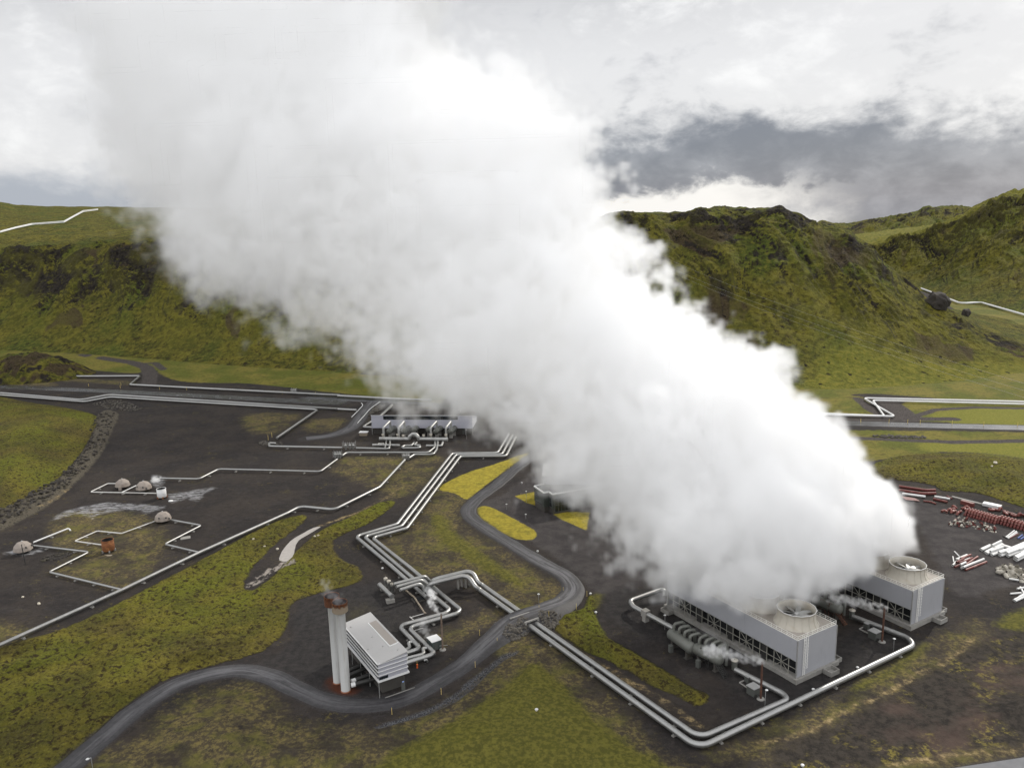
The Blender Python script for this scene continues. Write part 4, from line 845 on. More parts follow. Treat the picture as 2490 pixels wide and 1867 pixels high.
    # open concrete sumps at the foot
    for (x, y) in ((TWID - 4.2, -2.2), (TWID + 1.7, 1.6), (-1.8, TLEN - 2)):
        b = MB(); wd, ln, h = (3.4, 2.6, 1.3) if x < TWID and x > 0 else (2.4, 3.4, 1.2)
        b.box((x, y - ln / 2 + .12, h / 2), (wd, .24, h)); b.box((x, y + ln / 2 - .12, h / 2), (wd, .24, h)); b.box((x - wd / 2 + .12, y, h / 2), (.24, ln - .49, h)); b.box((x + wd / 2 - .12, y, h / 2), (.24, ln - .49, h))
        b.box((x, y, .2), (wd - .5, ln - .5, .3)); b.build('sump', M['conc'], T)
    return T
LA = W(*ct(1545, 1145), ZB); RA = W(*cq(1555, 1100), ZB)
cooling_tower(LA, 'near pale cooling tower, fully in view up to its left end, half buried in steam')
cooling_tower(RA, 'far pale cooling tower at the right, its left half hidden by steam')
OFF = Vector((RA[0] - LA[0], RA[1] - LA[1], 0))

# condenser vessels beside each tower (built once, copied to the far tower)
def vessel(p0, p1, r, label, offs=None):
    a, c = Vector(p0), Vector(p1); d = (c - a).normalized(); L = (c - a).length; mid = (a + c) / 2
    T = empty('condenser_vessel', (mid.x, mid.y, 0), math.atan2(d.y, d.x), label, 'vessel', 'condenser vessels beside the cooling towers'); z = a.z
    b = MB(); ss = [(-L / 2 - .75, .05), (-L / 2 - .68, r * .5), (-L / 2 - .42, r * .82), (-L / 2, r), (L / 2, r), (L / 2 + .42, r * .82), (L / 2 + .68, r * .5), (L / 2 + .75, .05)]
    b.tube([(x, 0, z) for x, _ in ss], [q for _, q in ss], 22); b.build('shell', M['vessel'], T)
    for x in (-L * .36, L * .36):
        s_ = MB(); s_.box((x, 0, (z - r) / 2 + .2), (.6, 1.7, z - r + .4)); s_.box((x, 0, .15), (1.2, 2.3, .3)); s_.build('saddle', M['conc_dark'], T)
    for k in range(4):
        x = -L * .40 + L * .8 * k / 3; u = MB(); sd = -1.0
        path = fillet([(x, .15, z + r * .7), (x, .15, z + r + 1.7), (x + .4, 3.3, z + r + 1.7), (x + .4, 3.3, .5)], .85, 6); u.tube(path, .44, 12); u.build('riser_pipe', M['vessel'], T)
    g_ = MB(); g_.box((-L * .18, r + .2 - 2 * r - .9, 1.0), (1.0, 1.0, 2.0)); g_.box((-L * .18, -r - .7, 2.06), (1.1, 1.1, .1)); g_.build('pump_box', M['greyhut'], T)
    return T
def unit():
    out = []
    v1 = vessel(*pp(c5, [(572, 712), (692, 800)], 3.6), 1.6, 'left condenser vessel with curved riser pipes beside the near cooling tower'); out.append(v1)
    v2 = vessel(*pp(c5, [(722, 800), (862, 868)], 3.6), 1.6, 'right condenser vessel with curved riser pipes and stairs beside the near cooling tower'); out.append(v2)
    # steel stair tower
    q = W(*c5(868, 960)); T = empty('access_stairs', (q[0], q[1], 0), ANG + math.pi / 2, 'dark steel stairs and platform at the end of the near right condenser vessel', 'stairs')
    b = MB()
    for y in (-.6, .6):
        b.beam((-1.6, y, .0), (3.4, y, 4.2), .14, .28)
        b.beam((-1.6, y, 1.0), (3.4, y, 5.2), .07)
        for k in range(6): b.beam((-1.6 + k, y, .84 * k), (-1.6 + k, y, 1.0 + .84 * k), .06)
    for k in range(15): b.box((-1.5 + k * .34, 0, .15 + k * .286), (.3, 1.1, .05))
    b.build('flight', M['steel'], T)
    b = MB(); b.box((5.0, 0, 4.2), (3.2, 2.4, .12))
    for x in (3.5, 6.5):
        for y in (-1.1, 1.1): b.box((x, y, 2.6), (.16, .16, 5.2))
    for y in (-1.1, 1.1): b.beam((3.5, y, 5.2), (6.5, y, 5.2), .07); b.beam((3.5, y, .3), (6.5, y, 4.0), .09)
    b.build('platform', M['steel'], T); out.append(T)
    q = W(*c5(948, 925)); T = empty('drum', (q[0], q[1], 0), 0, 'round drum with a pale lid at the pipe end by the near tower', 'drum')
    b = MB(); b.lathe([(.01, 0), (.75, 0), (.75, 2.5), (.01, 2.5)], n=20, smooth=False); b.build('body', M['vessel'], T)
    b = MB(); b.lathe([(.01, 2.52), (.95, 2.52), (.95, 2.7), (.3, 2.8), (.01, 2.8)], n=20); b.tube([(0, 0, 2.8), (0, 0, 3.3)], .12, 8); b.build('lid', M['offwhite'], T); out.append(T)
    # cabinets and curb
    q = W(*c5(1062, 1072)); T = empty('equipment_cabinet', (q[0], q[1], 0), ANG, 'larger grey equipment cabinet with a pale lid near the near rusty vent pole', 'cabinet', 'grey cabinets beside the towers')
    b = MB(); b.box((0, 0, 1.05), (2.4, 2.4, 2.1)); b.build('body', M['greyhut'], T); b = MB(); b.box((0, 0, 2.18), (2.7, 2.7, .12)); b.build('lid', M['galv'], T); out.append(T)
    q = W(*c5(1028, 1000)); T = empty('equipment_cabinet', (q[0], q[1], 0), ANG, 'smaller grey equipment cabinet behind, by the near tower pipe', 'cabinet', 'grey cabinets beside the towers')
    b = MB(); b.box((0, 0, .8), (1.2, 1.3, 1.6)); b.build('body', M['greyhut'], T); b = MB(); b.box((0, 0, 1.66), (1.35, 1.45, .1)); b.build('lid', M['galv'], T); out.append(T)
    q0, q1, q2 = P(c5, [(1025, 985), (978, 1005), (1030, 1040)], .12); b = MB(); b.beam(q0, q1, .25, .3); b.beam(q1, q2, .25, .3)
    out.append(tag(b.build('curb', M['conc']), 'low L-shaped curb beside the near grey cabinets', 'curb'))
    # rusty vent pole
    q = W(*c5(1105, 1103)); hgt = HT(c5(1105, 1103), c5(1115, 880)); T = empty('vent_pole', (q[0], q[1], 0), 0, 'rusty vent pole trailing steam beside the near cooling tower', 'vent pole', 'rusty vent poles')
    b = MB(); b.tube([(0, 0, 0), (0, 0, hgt)], .27, 10, False); b.build('pole', M['rustdark'], T); b = MB(); b.lathe([(.28, .25), (.95, .2), (1.05, 0)], n=10, smooth=False); b.build('foot', M['conc'], T)
    b = MB(); b.tube([(-1.1, .4, .6), (.3, .1, .6)], .12, 8); b.box((-1.0, .4, .4), (.5, .5, .8)); b.build('drain_valve', M['steel'], T); out.append(T)
    return out, hgt
UN, POLE_H = unit()
FAR = {'condenser_vessel': 'condenser vessel with curved riser pipes beside the far cooling tower, half in steam', 'access_stairs': 'brown steel stairs at the condenser of the far cooling tower', 'drum': 'round drum with a pale lid at the pipe end by the far tower', 'curb': 'low L-shaped curb beside the far grey cabinets', 'vent_pole': 'rusty vent pole trailing steam beside the far cooling tower'}
first = True; poleR = W(*c5(1830, 762)); OFF2 = Vector((poleR[0], poleR[1], 0)) - UN[-1].location
for o in UN:
    if o['category'] == 'vessel' and first: first = False; continue
    c = copy_tree(o); c.location = o.location + OFF2
    k = o.name.split('.')[0]; lab = FAR.get(k) or o['label'].replace('near rusty', 'far rusty').replace('the near tower', 'the far tower')
    c['label'] = lab
    if k == 'access_stairs':
        for ch in [x for x in bpy.data.objects if x.parent == c]:
            ch.data = ch.data.copy(); ch.data.materials[0] = M['rustdark']

# ------------------------------------------------------------------ valve house with the two chimneys
BN = Vector((-35.35, 186.5, 0)); BA = math.radians(31.5); BW, BL = 7.9, 24.6
T = empty('valve_house', BN, BA, 'small pale valve house with a sloping grey sheet roof beside the twin chimneys', 'building')
z0, zl, zh = 4.35, 9.1, 10.2
b = MB(); b.box((BW / 2 + .55, BL / 2 + .7, z0 / 2), (BW - 1.5, BL - 2.0, z0)); b.build('lower_wall', M['conc_dark'], T)
b = MB(); vs = [(0, 0, z0 + .5), (BW, 0, z0 + .5), (BW, BL, z0 + .5), (0, BL, z0 + .5), (0, 0, zl), (BW, 0, zh), (BW, BL, zh), (0, BL, zl)]
b.add(vs, [(3, 2, 1, 0), (4, 5, 6, 7), (0, 1, 5, 4), (1, 2, 6, 5), (2, 3, 7, 6), (3, 0, 4, 7)]); b.build('upper_wall', M['wallstrip'], T)
b = MB(); b.box((BW / 2, BL / 2, z0 + .25), (BW + .7, BL + .7, .42)); b.build('floor_slab', M['white'], T)
lv = MB()
for k in range(3):
    z_ = z0 + 1.35 + k * 1.15
    lv.box((-.12, BL / 2, z_), (.22, BL + .1, .60)) if False else None
for k in range(4):
    z_ = z0 + 1.15 + k * 1.05
    for s_ in range(6):
        lv.box((-.06, BL * (s_ + .5) / 6, z_), (.10, BL / 6 - .35, .52))
lv.build('dark_louvre', M['steel'], T)
for k in range(4):
    z_ = z0 + 1.75 + k * 1.1
    lg = MB(); lg.box((BW / 2, -.14, z_), (BW + .3, .26, .12)); lg.box((BW + .12, BL / 2, z_), (.22, BL, .12)); lg.box((-.16, BL / 2, z_ - .08), (.26, BL, .16)); lg.build('wall_ledge', M['white'], T)
b = MB(); b.box((1.25, -.05, z0 + .95), (2.4, .14, .75)); b.build('dark_panel', M['glass'], T)
sl = (zh - zl) / BW
b = MB(); e = .25; vs = []
for x, y in ((-e, -e), (BW + e, -e), (BW + e, BL + e), (-e, BL + e)): vs.append((x, y, zl + sl * x + .06))
vs += [(x, y, z_ + .22) for x, y, z_ in vs]; b.add(vs, [(3, 2, 1, 0), (4, 5, 6, 7), (0, 1, 5, 4), (1, 2, 6, 5), (2, 3, 7, 6), (3, 0, 4, 7)]); ro = b.build('roof', M['roof'], T)
b = MB(); vs = []
for x, y in ((BW - 2.3, 5.2), (BW - .3, 5.2), (BW - .3, 19.5), (BW - 2.3, 19.5)): vs.append((x, y, zl + sl * x + .29))
vs += [(x, y, z_ + .10) for x, y, z_ in vs]; b.add(vs, [(3, 2, 1, 0), (4, 5, 6, 7), (0, 1, 5, 4), (1, 2, 6, 5), (2, 3, 7, 6), (3, 0, 4, 7)]); b.build('rooflight', simple('brown_rooflight', (.30, .27, .24), .5, 0, .1, 1.0), ro)
b = MB(); 
for x0, x1, y0, y1 in ((BW - 2.6, BW - 2.36, 5.0, 19.7), (BW - 2.36, BW - .1, 4.9, 5.16)): 
    vs = [(x, y, zl + sl * x + .28) for x, y in ((x0, y0), (x1, y0), (x1, y1), (x0, y1))]; vs += [(x, y, z_ + .2) for x, y, z_ in vs]; b.add(vs, [(3, 2, 1, 0), (4, 5, 6, 7), (0, 1, 5, 4), (1, 2, 6, 5), (2, 3, 7, 6), (3, 0, 4, 7)])
b.build('rooflight_kerb', M['white'], ro)
for x, y in ((1.0, 21.5), (3.6, 12.6), (4.0, 6.4), (6.3, 2.0), (.6, 8.0)):
    b = MB(); b.box((x, y, zl + sl * x + .36), (.35, .28, .18)); b.build('roof_vent', M['galv'], ro)
for x, y in ((-.15, -.15), (-.15, 6.2), (-.15, 12.4), (-.15, 18.6)):
    b = MB(); b.tube([(x, y, 0), (x, y, z0 + .05)], .10, 8); b.build('column', M['galv'], T)
b = MB(); b.box((6.3, -.34, 1.15), (1.0, .1, 2.2)); dr = b.build('door', M['greyhut'], T)
b = MB(); b.box((6.3, -.42, 2.55), (.5, .05, .3)); b.build('door_sign', simple('blue_white_sign', (.30, .42, .75), .5, 0, .05, 1), dr)
b = MB(); b.beam((1.0, -.9, .1), (9.2, -.9, .1), .2, .2); b.build('kerb_edge', M['conc'], T)
# chimneys
CH = [(W(*cb(421, 1442)), 24.8, 'near tall pale chimney with a rusty flared top beside the valve house'), (W(*cb(322, 1336)), 24.6, 'rear tall pale chimney with a darker rusty top, partly behind the near one')]
for i, (q, hh, lab) in enumerate(CH):
    T = empty('chimney', (q[0], q[1], 0), 0, lab, 'chimney', 'twin chimneys')
    t_ = NT('chimney_paint'); v = t_.obj(); nn = t_.noise(t_.scale(v, (1, 1, .08)), .9, 5, .65, off=i * 4); n2_ = t_.noise(v, 3, 4); sz_ = t_.n('ShaderNodeSeparateXYZ'); t_.put(sz_.inputs[0], v)
    c_ = t_.mix(t_.m('MULTIPLY', t_.step(nn, .5, .75), .5), (.37, .37, .36), (.24, .22, .18)); seam = t_.step(t_.m('ABSOLUTE', t_.m('SUBTRACT', t_.m('FRACT', t_.m('DIVIDE', sz_.outputs[2], 3.1)), .5)), .485, .5)
    c_ = t_.mix(t_.m('MULTIPLY', seam, .5), c_, (.3, .29, .27)); pm = t_.out(t_.mix(t_.step(sz_.outputs[2], .5, .1), c_, (.20, .07, .03)), .5, .1)
    b = MB(); b.lathe([(1.34, 0), (1.34, .12), (1.2, .14), (1.2, hh - 2.9)], n=28); b.build('shaft', pm, T)
    b = MB(); b.lathe([(1.2, hh - 3.0), (1.92, hh - 2.6), (1.97, hh - 2.5), (1.97, hh - .02), (1.99, hh), (1.85, hh), (1.84, hh - .25)], n=28)
    b2 = MB(); b2.lathe([(1.835, hh - .1), (1.83, hh - 2.2), (.02, hh - 2.4)], n=28); b2.build('dark_mouth', M['mouth'], T)
    t_ = NT('chimney_top_rust'); v = t_.obj(); nn = t_.noise(t_.scale(v, (1, 1, .4)), .7, 5, .65); sz_ = t_.n('ShaderNodeSeparateXYZ'); t_.put(sz_.inputs[0], v)
    lowp = t_.step(t_.m('ADD', sz_.outputs[2], t_.m('MULTIPLY', t_.m('SUBTRACT', nn, .5), 2.4)), hh - 1.3, hh - .7)
    pale = (.30, .245, .18) if i == 0 else (.13, .055, .03)
    rmat = t_.out(t_.mix(lowp, pale, t_.mix(t_.step(nn, .4, .6), (.085, .032, .017), (.19, .075, .03))), .85)
    b.build('flared_top', rmat, T)
# ducts between chimneys and house
for i, (a, c, lab) in enumerate((((-41.8, 199.3), (-45.6, 196.6), 'rearmost'), ((-41.0, 197.2), (-45.2, 194.2), 'second'), ((-38.9, 194.4), (-43.4, 191.8), 'third'), ((-37.6, 192.3), (-43.2, 190.1), 'nearest'))):
    b = MB(); b.tube([(a[0] + 2.2, a[1] + 1.5, 1.9), (a[0], a[1], 1.8), (c[0], c[1], 1.5)], .55, 12); o = tag(b.build('exhaust_duct', M['steel']), lab + ' dark duct between the valve house and the chimneys', 'duct', 'dark ducts under the valve house')
    d = Vector((c[0] - a[0], c[1] - a[1], -.3)).normalized(); p1 = Vector((c[0], c[1], 1.5))
    if i > 1: b = MB(); b.tube([p1 - d * 1.0, p1 + d * .1], .62, 12); b.build('white_collar', M['white'], o)
# valve skid: horizontal drum, three bonnet valves, dark frame
a_, c_ = pp(ck, [(240, 450), (405, 605)], 1.9); T = empty('header_drum', ((a_[0] + c_[0]) / 2, (a_[1] + c_[1]) / 2, 0), 0, 'short horizontal silver drum with capped ends on a concrete block', 'pipe drum'); ofs = Vector(T.location)
b = MB(); d = (Vector(c_) - Vector(a_)).normalized(); b.tube([Vector(a_) - ofs, Vector(c_) - ofs], .72, 16); b.tube([Vector(a_) - ofs - d * .12, Vector(a_) - ofs + d * .25], .80, 16); b.tube([Vector(c_) - ofs - d * .25, Vector(c_) - ofs + d * .12], .80, 16); b.build('shell', M['pipe'], T)
b = MB(); q = Vector(c_) - ofs; b.box((q.x - .6, q.y - .2, .55), (2.6, 1.8, 1.1), .4); b.build('block', M['conc'], T); b = MB(); b.box((-q.x + .8, -q.y, .4), (1.4, 1.4, .8), .4); b.build('block', M['conc'], T)
for i, (u, v) in enumerate(((325, 470), (368, 505), (413, 545))):
    q = W(*ck(u, v)); T = empty('bonnet_valve', (q[0], q[1], 0), 0, ('rear', 'middle', 'front')[i] + ' of the three white-capped valves on the skid', 'valve', 'white-capped valves on the skid')
    b = MB(); b.lathe([(.45, 0), (.45, 1.6), (.6, 1.7), (.6, 2.3)], n=16); b.build('body', M['pipe_dull'], T)
    b = MB(); b.lathe([(.01, 3.0), (.62, 2.98), (.66, 2.9), (.66, 2.4), (.62, 2.34)], n=18); b.tube([(0, 0, 3.0), (0, 0, 3.5)], .07, 6); b.build('cap', M['offwhite'], T)
q = W(*ck(460, 560)); b = MB()
for x in (-2.4, -.8, .8, 2.4):
    for y in (-.7, .7): b.box((q[0] + x * .55 - y * .4, q[1] + x * -.8 * -1 * .6 + y * .6, 2.1), (.12, .12, 4.2))
for z_ in (2.6, 4.2):
    for y in (-.7, .7): b.beam((q[0] - 2.4 * .55 - y * .4, q[1] - 2.4 * .48 + y * .6, z_), (q[0] + 2.4 * .55 - y * .4, q[1] + 2.4 * .48 + y * .6, z_), .1)
tag(b.build('valve_platform', M['steel']), 'dark steel walkway frame beside the three white-capped valves', 'platform')
b = MB(); ps = pp(ck, [(585, 520), (670, 590), (700, 610), (780, 730), (845, 830), (865, 828)], .7); b.tube(ps, .28, 8)
tag(b.build('drain_channel', M['wood']), 'thin pale drain pipe descending beside the triple run', 'pipe')
b = MB(); ps = pp(ck, [(865, 828), (650, 890)], .3); b.tube(ps, .12, 6); ps = pp(ck, [(645, 880), (705, 930)], .3); b.tube(ps, .14, 6); tag(b.build('drain_pipe', M['thin']), 'thin pale pipe lying on the gravel above the bent twin inlets', 'pipe')
b = MB(); ps = pp(c4, [(1040, 715), (970, 735), (1130, 905)], .25); b.tube(ps, .12, 6); tag(b.build('drain_pipe', M['thin']), 'thin pipe lying along the inner inlet pipe toward the green hut', 'pipe')
q = W(*ck(770, 650)); b = MB(); b.box((q[0], q[1], .15), (4.4, 3.4, .3), .5); o = tag(b.build('drain_pit', M['conc_dark']), 'dark drain pit below the blind ends of the triple run', 'pit'); b = MB(); b.box((q[0], q[1], .36), (3.4, 2.5, .1), .5); b.build('pit_grate', M['void'], o)
# green hut, third vent pole
q = W(*c4(1128, 862)); T = empty('hut', (q[0], q[1], 0), ANG, 'dark green hut with a pale flat roof by the vent pole', 'hut'); b = MB(); b.box((0, 0, 1.3), (3.0, 3.4, 2.6)); b.build('wall', M['green'], T); b = MB(); b.box((0, 0, 2.68), (3.2, 3.6, .14)); b.build('roof', M['white'], T); b = MB(); b.box((-.3, -1.72, 1.05), (1.0, .06, 2.0)); b.build('door', M['greyhut'], T)
q = W(*c4(1190, 884)); h3 = HT(c4(1190, 884), c4(1178, 606)); T = empty('vent_pole', (q[0], q[1], 0), 0, 'tallest vent pole, brown and steaming, next to the green hut', 'vent pole', 'rusty vent poles')
b = MB(); b.tube([(0, 0, 0), (0, 0, h3)], .25, 10, False); b.build('pole', simple('brown_pole', (.20, .15, .115), .8, 0, .3, .8, dirt=(.10, .05, .03), dirtamt=.7), T); b = MB(); b.lathe([(.26, .35), (.9, .3), (1.0, 0)], n=8, smooth=False); b.build('foot', M['conc'], T); b = MB(); b.beam((-.9, 0, 1.3), (1.4, .3, 1.3), .1); b.build('bracket', M['galv'], T)
VPOLE = [(Vector((q[0], q[1], h3)), 0)]
# hydrant and stub
q = W(*c4(994, 1022)); T = empty('hydrant', (q[0], q[1], 0), 0, 'small orange hydrant on the gravel before the valve house', 'hydrant'); b = MB(); b.lathe([(.01, 0), (.3, 0), (.24, .1), (.2, .9), (.28, .95), (.22, 1.15), (.01, 1.25)], n=12); b.build('body', M['orange'], T); b = MB(); b.tube([(0, 0, 1.2), (0, 0, 2.2)], .06, 6); b.build('marker_rod', M['yellow'], T)
ps = pp(c4, [(1045, 965)], .7) + pp(c4, [(1068, 955)], .9) + pp(c4, [(1072, 975)], .1); b = MB(); b.tube(fillet(ps, .6), .3, 10); tag(b.build('pipe_stub', M['pipe']), 'short bent silver stub beside the lowest inlet pipe', 'pipe')

# ------------------------------------------------------------------ separator station
SL, SR = Vector(W(*c2(845, 432))), Vector(W(*c2(1520, 435))); SA = math.atan2(SR.y - SL.y, SR.x - SL.x); SLn = (SR - SL).length
T = empty('separator_station', SL, SA, 'long low pale station with a dark window strip, in front of the plume', 'building')
b = MB(); b.box((SLn / 2, 7.6, 1.9), (SLn - 1.2, 13.0, 3.8)); b.build('lower_wall', M['conc_dark'], T)
b = MB(); vs = [(0, -.4, 3.8), (SLn, -.4, 3.8), (SLn, 14.8, 3.8), (0, 14.8, 3.8), (0, -.4, 10.9), (SLn, -.4, 10.9), (SLn, 14.8, 6.6), (0, 14.8, 6.6)]; BXF = [(3, 2, 1, 0), (4, 5, 6, 7), (0, 1, 5, 4), (1, 2, 6, 5), (2, 3, 7, 6), (3, 0, 4, 7)]
b.add(vs, BXF); b.build('upper_wall', M['whitestrip'], T)
b = MB(); vs = [(x, y, 10.93 - (y + .4) * .2829) for x, y in ((-.25, -.65), (SLn + .25, -.65), (SLn + .25, 15.05), (-.25, 15.05))]; vs += [(x, y, z_ + .24) for x, y, z_ in vs]; b.add(vs, BXF); b.build('roof', M['white'], T)
b = MB(); b.box((SLn * .49, -.46, 9.75), (SLn * .735, .12, 1.9)); wd = b.build('window', M['glass'], T)
b = MB()
for k in (0, .04, .235, .26, .30, .49, .55, .70, .80, .97, 1): b.box((SLn * (.49 - .3675 + .735 * k), -.54, 9.75), (.22, .06, 1.9))
b.box((SLn * .49, -.54, 8.78), (SLn * .735, .06, .12)); b.build('frame', M['steel'], wd)
for k in range(4): b = MB(); b.box((SLn + .12, 7.2 - k * 2.3 * (k > 1) * .8, 4.6 + 1.5 * k), (.28, 15.2 - (k > 1) * (k - 1) * 5.2, .3)); b.build('end_ledge', M['white'], T)
for x in (.1, SLn * .93, SLn + .1): b = MB(); b.tube([(x, -.3, 0), (x, -.3, 3.8)], .12, 8); b.build('column', M['galv'], T)
b = MB(); b.box((SLn * .905, 1.04, 1.2), (1.1, .1, 2.3)); b.build('door', M['greyhut'], T)
GRP = 'six horizontal separator vessels'
for i, (u, v, u2, v2, neck, lab) in enumerate(((455, 478, 545, 418, 370, 'first'), (690, 478, 790, 418, 625, 'second'), (868, 458, 925, 415, None, 'third'), (1115, 452, 1170, 412, None, 'fourth'), (1238, 480, 1320, 420, 1165, 'fifth'), (1480, 482, 1560, 420, 1420, 'sixth'))):
    a_, c_ = Vector(W(*cs(u, v), 3.9)), Vector(W(*cs(u2, v2), 3.9)); d = (c_ - a_); d.z = 0; L = min(d.length, 12.0); d.normalize(); T = empty('separator_vessel', (a_.x, a_.y, 0), math.atan2(d.y, d.x), lab + ' separator vessel from the left' + (', with a gooseneck inlet' if neck else ', short and without gooseneck'), 'vessel', GRP)
    r = 1.55; b = MB(); ss = [(-.5, .05), (-.42, r * .6), (0, r), (L, r), (L + .4, r * .6), (L + .5, .05)]; b.tube([(x, 0, 3.9) for x, _ in ss], [q for _, q in ss], 20); b.build('shell', M['vessel'], T)
    for x in (L * .2, L * .8): b = MB(); b.box((x, 0, 1.3), (.6, 1.8, 2.6)); b.build('saddle', M['conc'], T)
    if neck:
        q0 = Vector(W(*cs(neck, 590), 1.8)); lc = Vector((a_.x, a_.y, 0)); R_ = Matrix.Rotation(-math.atan2(d.y, d.x), 3, 'Z'); p0 = R_ @ (q0 - lc); b = MB()
        b.tube(fillet([(p0.x, p0.y, 1.8), (p0.x, p0.y, 7.6), (2.2, 0, 9.2), (2.2, 0, 4.6)], .9), .62, 12); b.build('gooseneck', M['pipe_dull'], T)
hz = 2.2
pipeline('header_pipe', pp(cs, [(295, 597), (795, 602)], hz) + pp(cs, [(800, 560)], hz + 1.4) + pp(cs, [(850, 520), (900, 522)], hz + 2.6) + pp(cs, [(945, 565)], hz + 1.4) + pp(cs, [(950, 603), (1445, 608)], hz), .95, 'thick grey collecting header with a raised loop in front of the vessels', bend=1.3, sup=0, mat=M['pipe_dull'], bands=False)
pipeline('station_pipe', pp(cs, [(178, 702), (640, 708)], 1.0), .6, 'left low pipe lying in front of the collecting header', 'pipe', 'low pipes before the header', sup=0, bands=False, mat=M['pipe_dull'])
pipeline('station_pipe', pp(cs, [(265, 700), (285, 680), (375, 680)], 1.0), .4, 'short hooked pipe at the left low pipe', 'pipe', 'low pipes before the header', bend=.8, sup=0, bands=False, mat=M['pipe_dull'])
pipeline('station_pipe', pp(cs, [(730, 712), (835, 712), (885, 655)], 1.0), .5, 'bent low pipe left of the centre, rising to the header loop', 'pipe', 'low pipes before the header', bend=1.0, sup=0, bands=False, mat=M['pipe_dull'])
pipeline('station_pipe', pp(cs, [(985, 708), (880, 704), (925, 662)], 1.0), .5, 'bent low pipe right of the centre, folded back to the header loop', 'pipe', 'low pipes before the header', bend=1.0, sup=0, bands=False, mat=M['pipe_dull'])
pipeline('station_pipe', pp(cs, [(1080, 715), (1340, 716), (1362, 655)], 1.0), .6, 'right low pipe turning up to the header end', 'pipe', 'low pipes before the header', bend=1.0, sup=0, bands=False, mat=M['pipe_dull'])
pipeline('station_pipe', pp(cs, [(720, 716), (672, 735), (700, 755), (965, 752), (985, 732), (940, 715)], 1.0), .55, 'flat U-shaped loop nearest the camera below the header', 'pipe', 'low pipes before the header', bend=1.2, sup=0, bands=False)
for k, (u, v) in enumerate(((355, 570), (600, 570), (695, 585), (1040, 582), (1160, 572), (1412, 575))):
    q = W(*cs(u, v), 2.6); b = MB(); b.lathe([(.01, 0), (.45, 0), (.45, 1.2), (.7, 1.25), (.7, 1.45), (.25, 1.5), (.2, 2.2), (.01, 2.25)], (0, 0, 0), 10); b.tube([(-.7, 0, 1.9), (.7, 0, 1.9)], .28, 8)
    tag(b.build('station_valve', M['offwhite'], None, (q[0], q[1], 2.3)), ('first', 'second', 'third', 'fourth', 'fifth', 'sixth')[k] + ' white valve along the collecting header, counted from the left', 'valve', 'white valves on the header')
def cage(c, u, v, w_, label):
    q = W(*c(u, v)); b = MB(); 
    for x in np.linspace(-w_ / 2, w_ / 2, 4):
        for y in (-1.2, 1.2): b.box((q[0] + x, q[1] + y, 1.6 + .3 * abs(x)), (.14, .14, 3.2))
    for z_ in (1.6, 2.9): b.beam((q[0] - w_ / 2, q[1] - 1.2, z_), (q[0] + w_ / 2, q[1] - 1.2, z_), .12); b.beam((q[0] - w_ / 2, q[1] + 1.2, z_), (q[0] + w_ / 2, q[1] + 1.2, z_), .12)
    for x in (-w_ * .3, w_ * .05, w_ * .32): b.lathe([(.5, 0), (.5, 1.8), (.7, 1.9), (.7, 2.2), (.2, 2.3), (.2, 3.6)], (q[0] + x, q[1], 0), 10)
    return tag(b.build('valve_cluster', M['galv']), label, 'valves')
cage(c2, 690, 530, 6.5, 'square cage of upright valves on the left-hand pipe')
cage(c2, 612, 590, 4.0, 'steaming valve cluster below the square valve cage')
cage(c2, 1072, 600, 3.6, 'valve cluster at the upper end of the long single pipe')
cage(c1, 1905, 1350, 3.5, 'small valve cluster on the far pipe below the left hill')
q = W(*c2(788, 438)); T = empty('site_hut', (q[0], q[1], 0), -.1, 'tiny hut with a white roof left of the separator station', 'hut'); b = MB(); b.box((0, 0, .9), (4.2, 2.6, 1.8)); b.build('wall', M['wood'], T); b = MB(); b.box((0, 0, 1.95), (4.8, 3.2, .3)); b.build('roof', M['white'], T)

# ------------------------------------------------------------------ office block and power house (mostly in steam)
OA = math.atan2(310.6 - 321.8, 15.1 - 10.2); oc = (15.1, 310.6); ux, uy = math.cos(OA), math.sin(OA); vx, vy = -uy, ux
def ow(s_, t_): return (oc[0] - ux * s_ + vx * t_, oc[1] - uy * s_ + vy * t_)
T = empty('office_block', (0, 0, 0), 0, 'dark cube-shaped office block with a white roof edge beside the lawn', 'building')
hO = 8.6
foot = [ow(0, 0), ow(0, 23), (36, 321.7), (12.4, 323.7), ow(12.2, -2.3), ow(3.2, -2.3), ow(3.2, 0)]
b = MB(); b.prism(foot, 2.4, hO - .3); b.build('upper_wall', simple('dark_wall_panel', (.040, .047, .040), .5, 0, .15, 1.5), T)
b = MB(); f2 = [ow(.15, .15), ow(.15, 22.8), (35.8, 321.4), (12.6, 323.4), ow(12.0, -2.1), ow(3.35, -2.1), ow(3.35, .15)]; b.prism(f2, 0, 2.45); b.build('lower_wall', M['conc_dark'], T)
b = MB(); b.prism([ow(.4, .4), ow(.4, 22.6), (35.6, 321.2), (12.8, 323.2), ow(11.8, -1.9), ow(3.6, -1.9), ow(3.6, .4)], hO - .4, hO - .15); b.build('roof', M['steel'], T)
b = MB()
for i in (0, 3, 4, 5, 6): p0, p1 = foot[i], foot[(i + 1) % 7]; b.beam((p0[0], p0[1], hO - .05 + .004 * i), (p1[0], p1[1], hO - .05 + .004 * i), .42, .55)
b.build('parapet', M['white'], T)
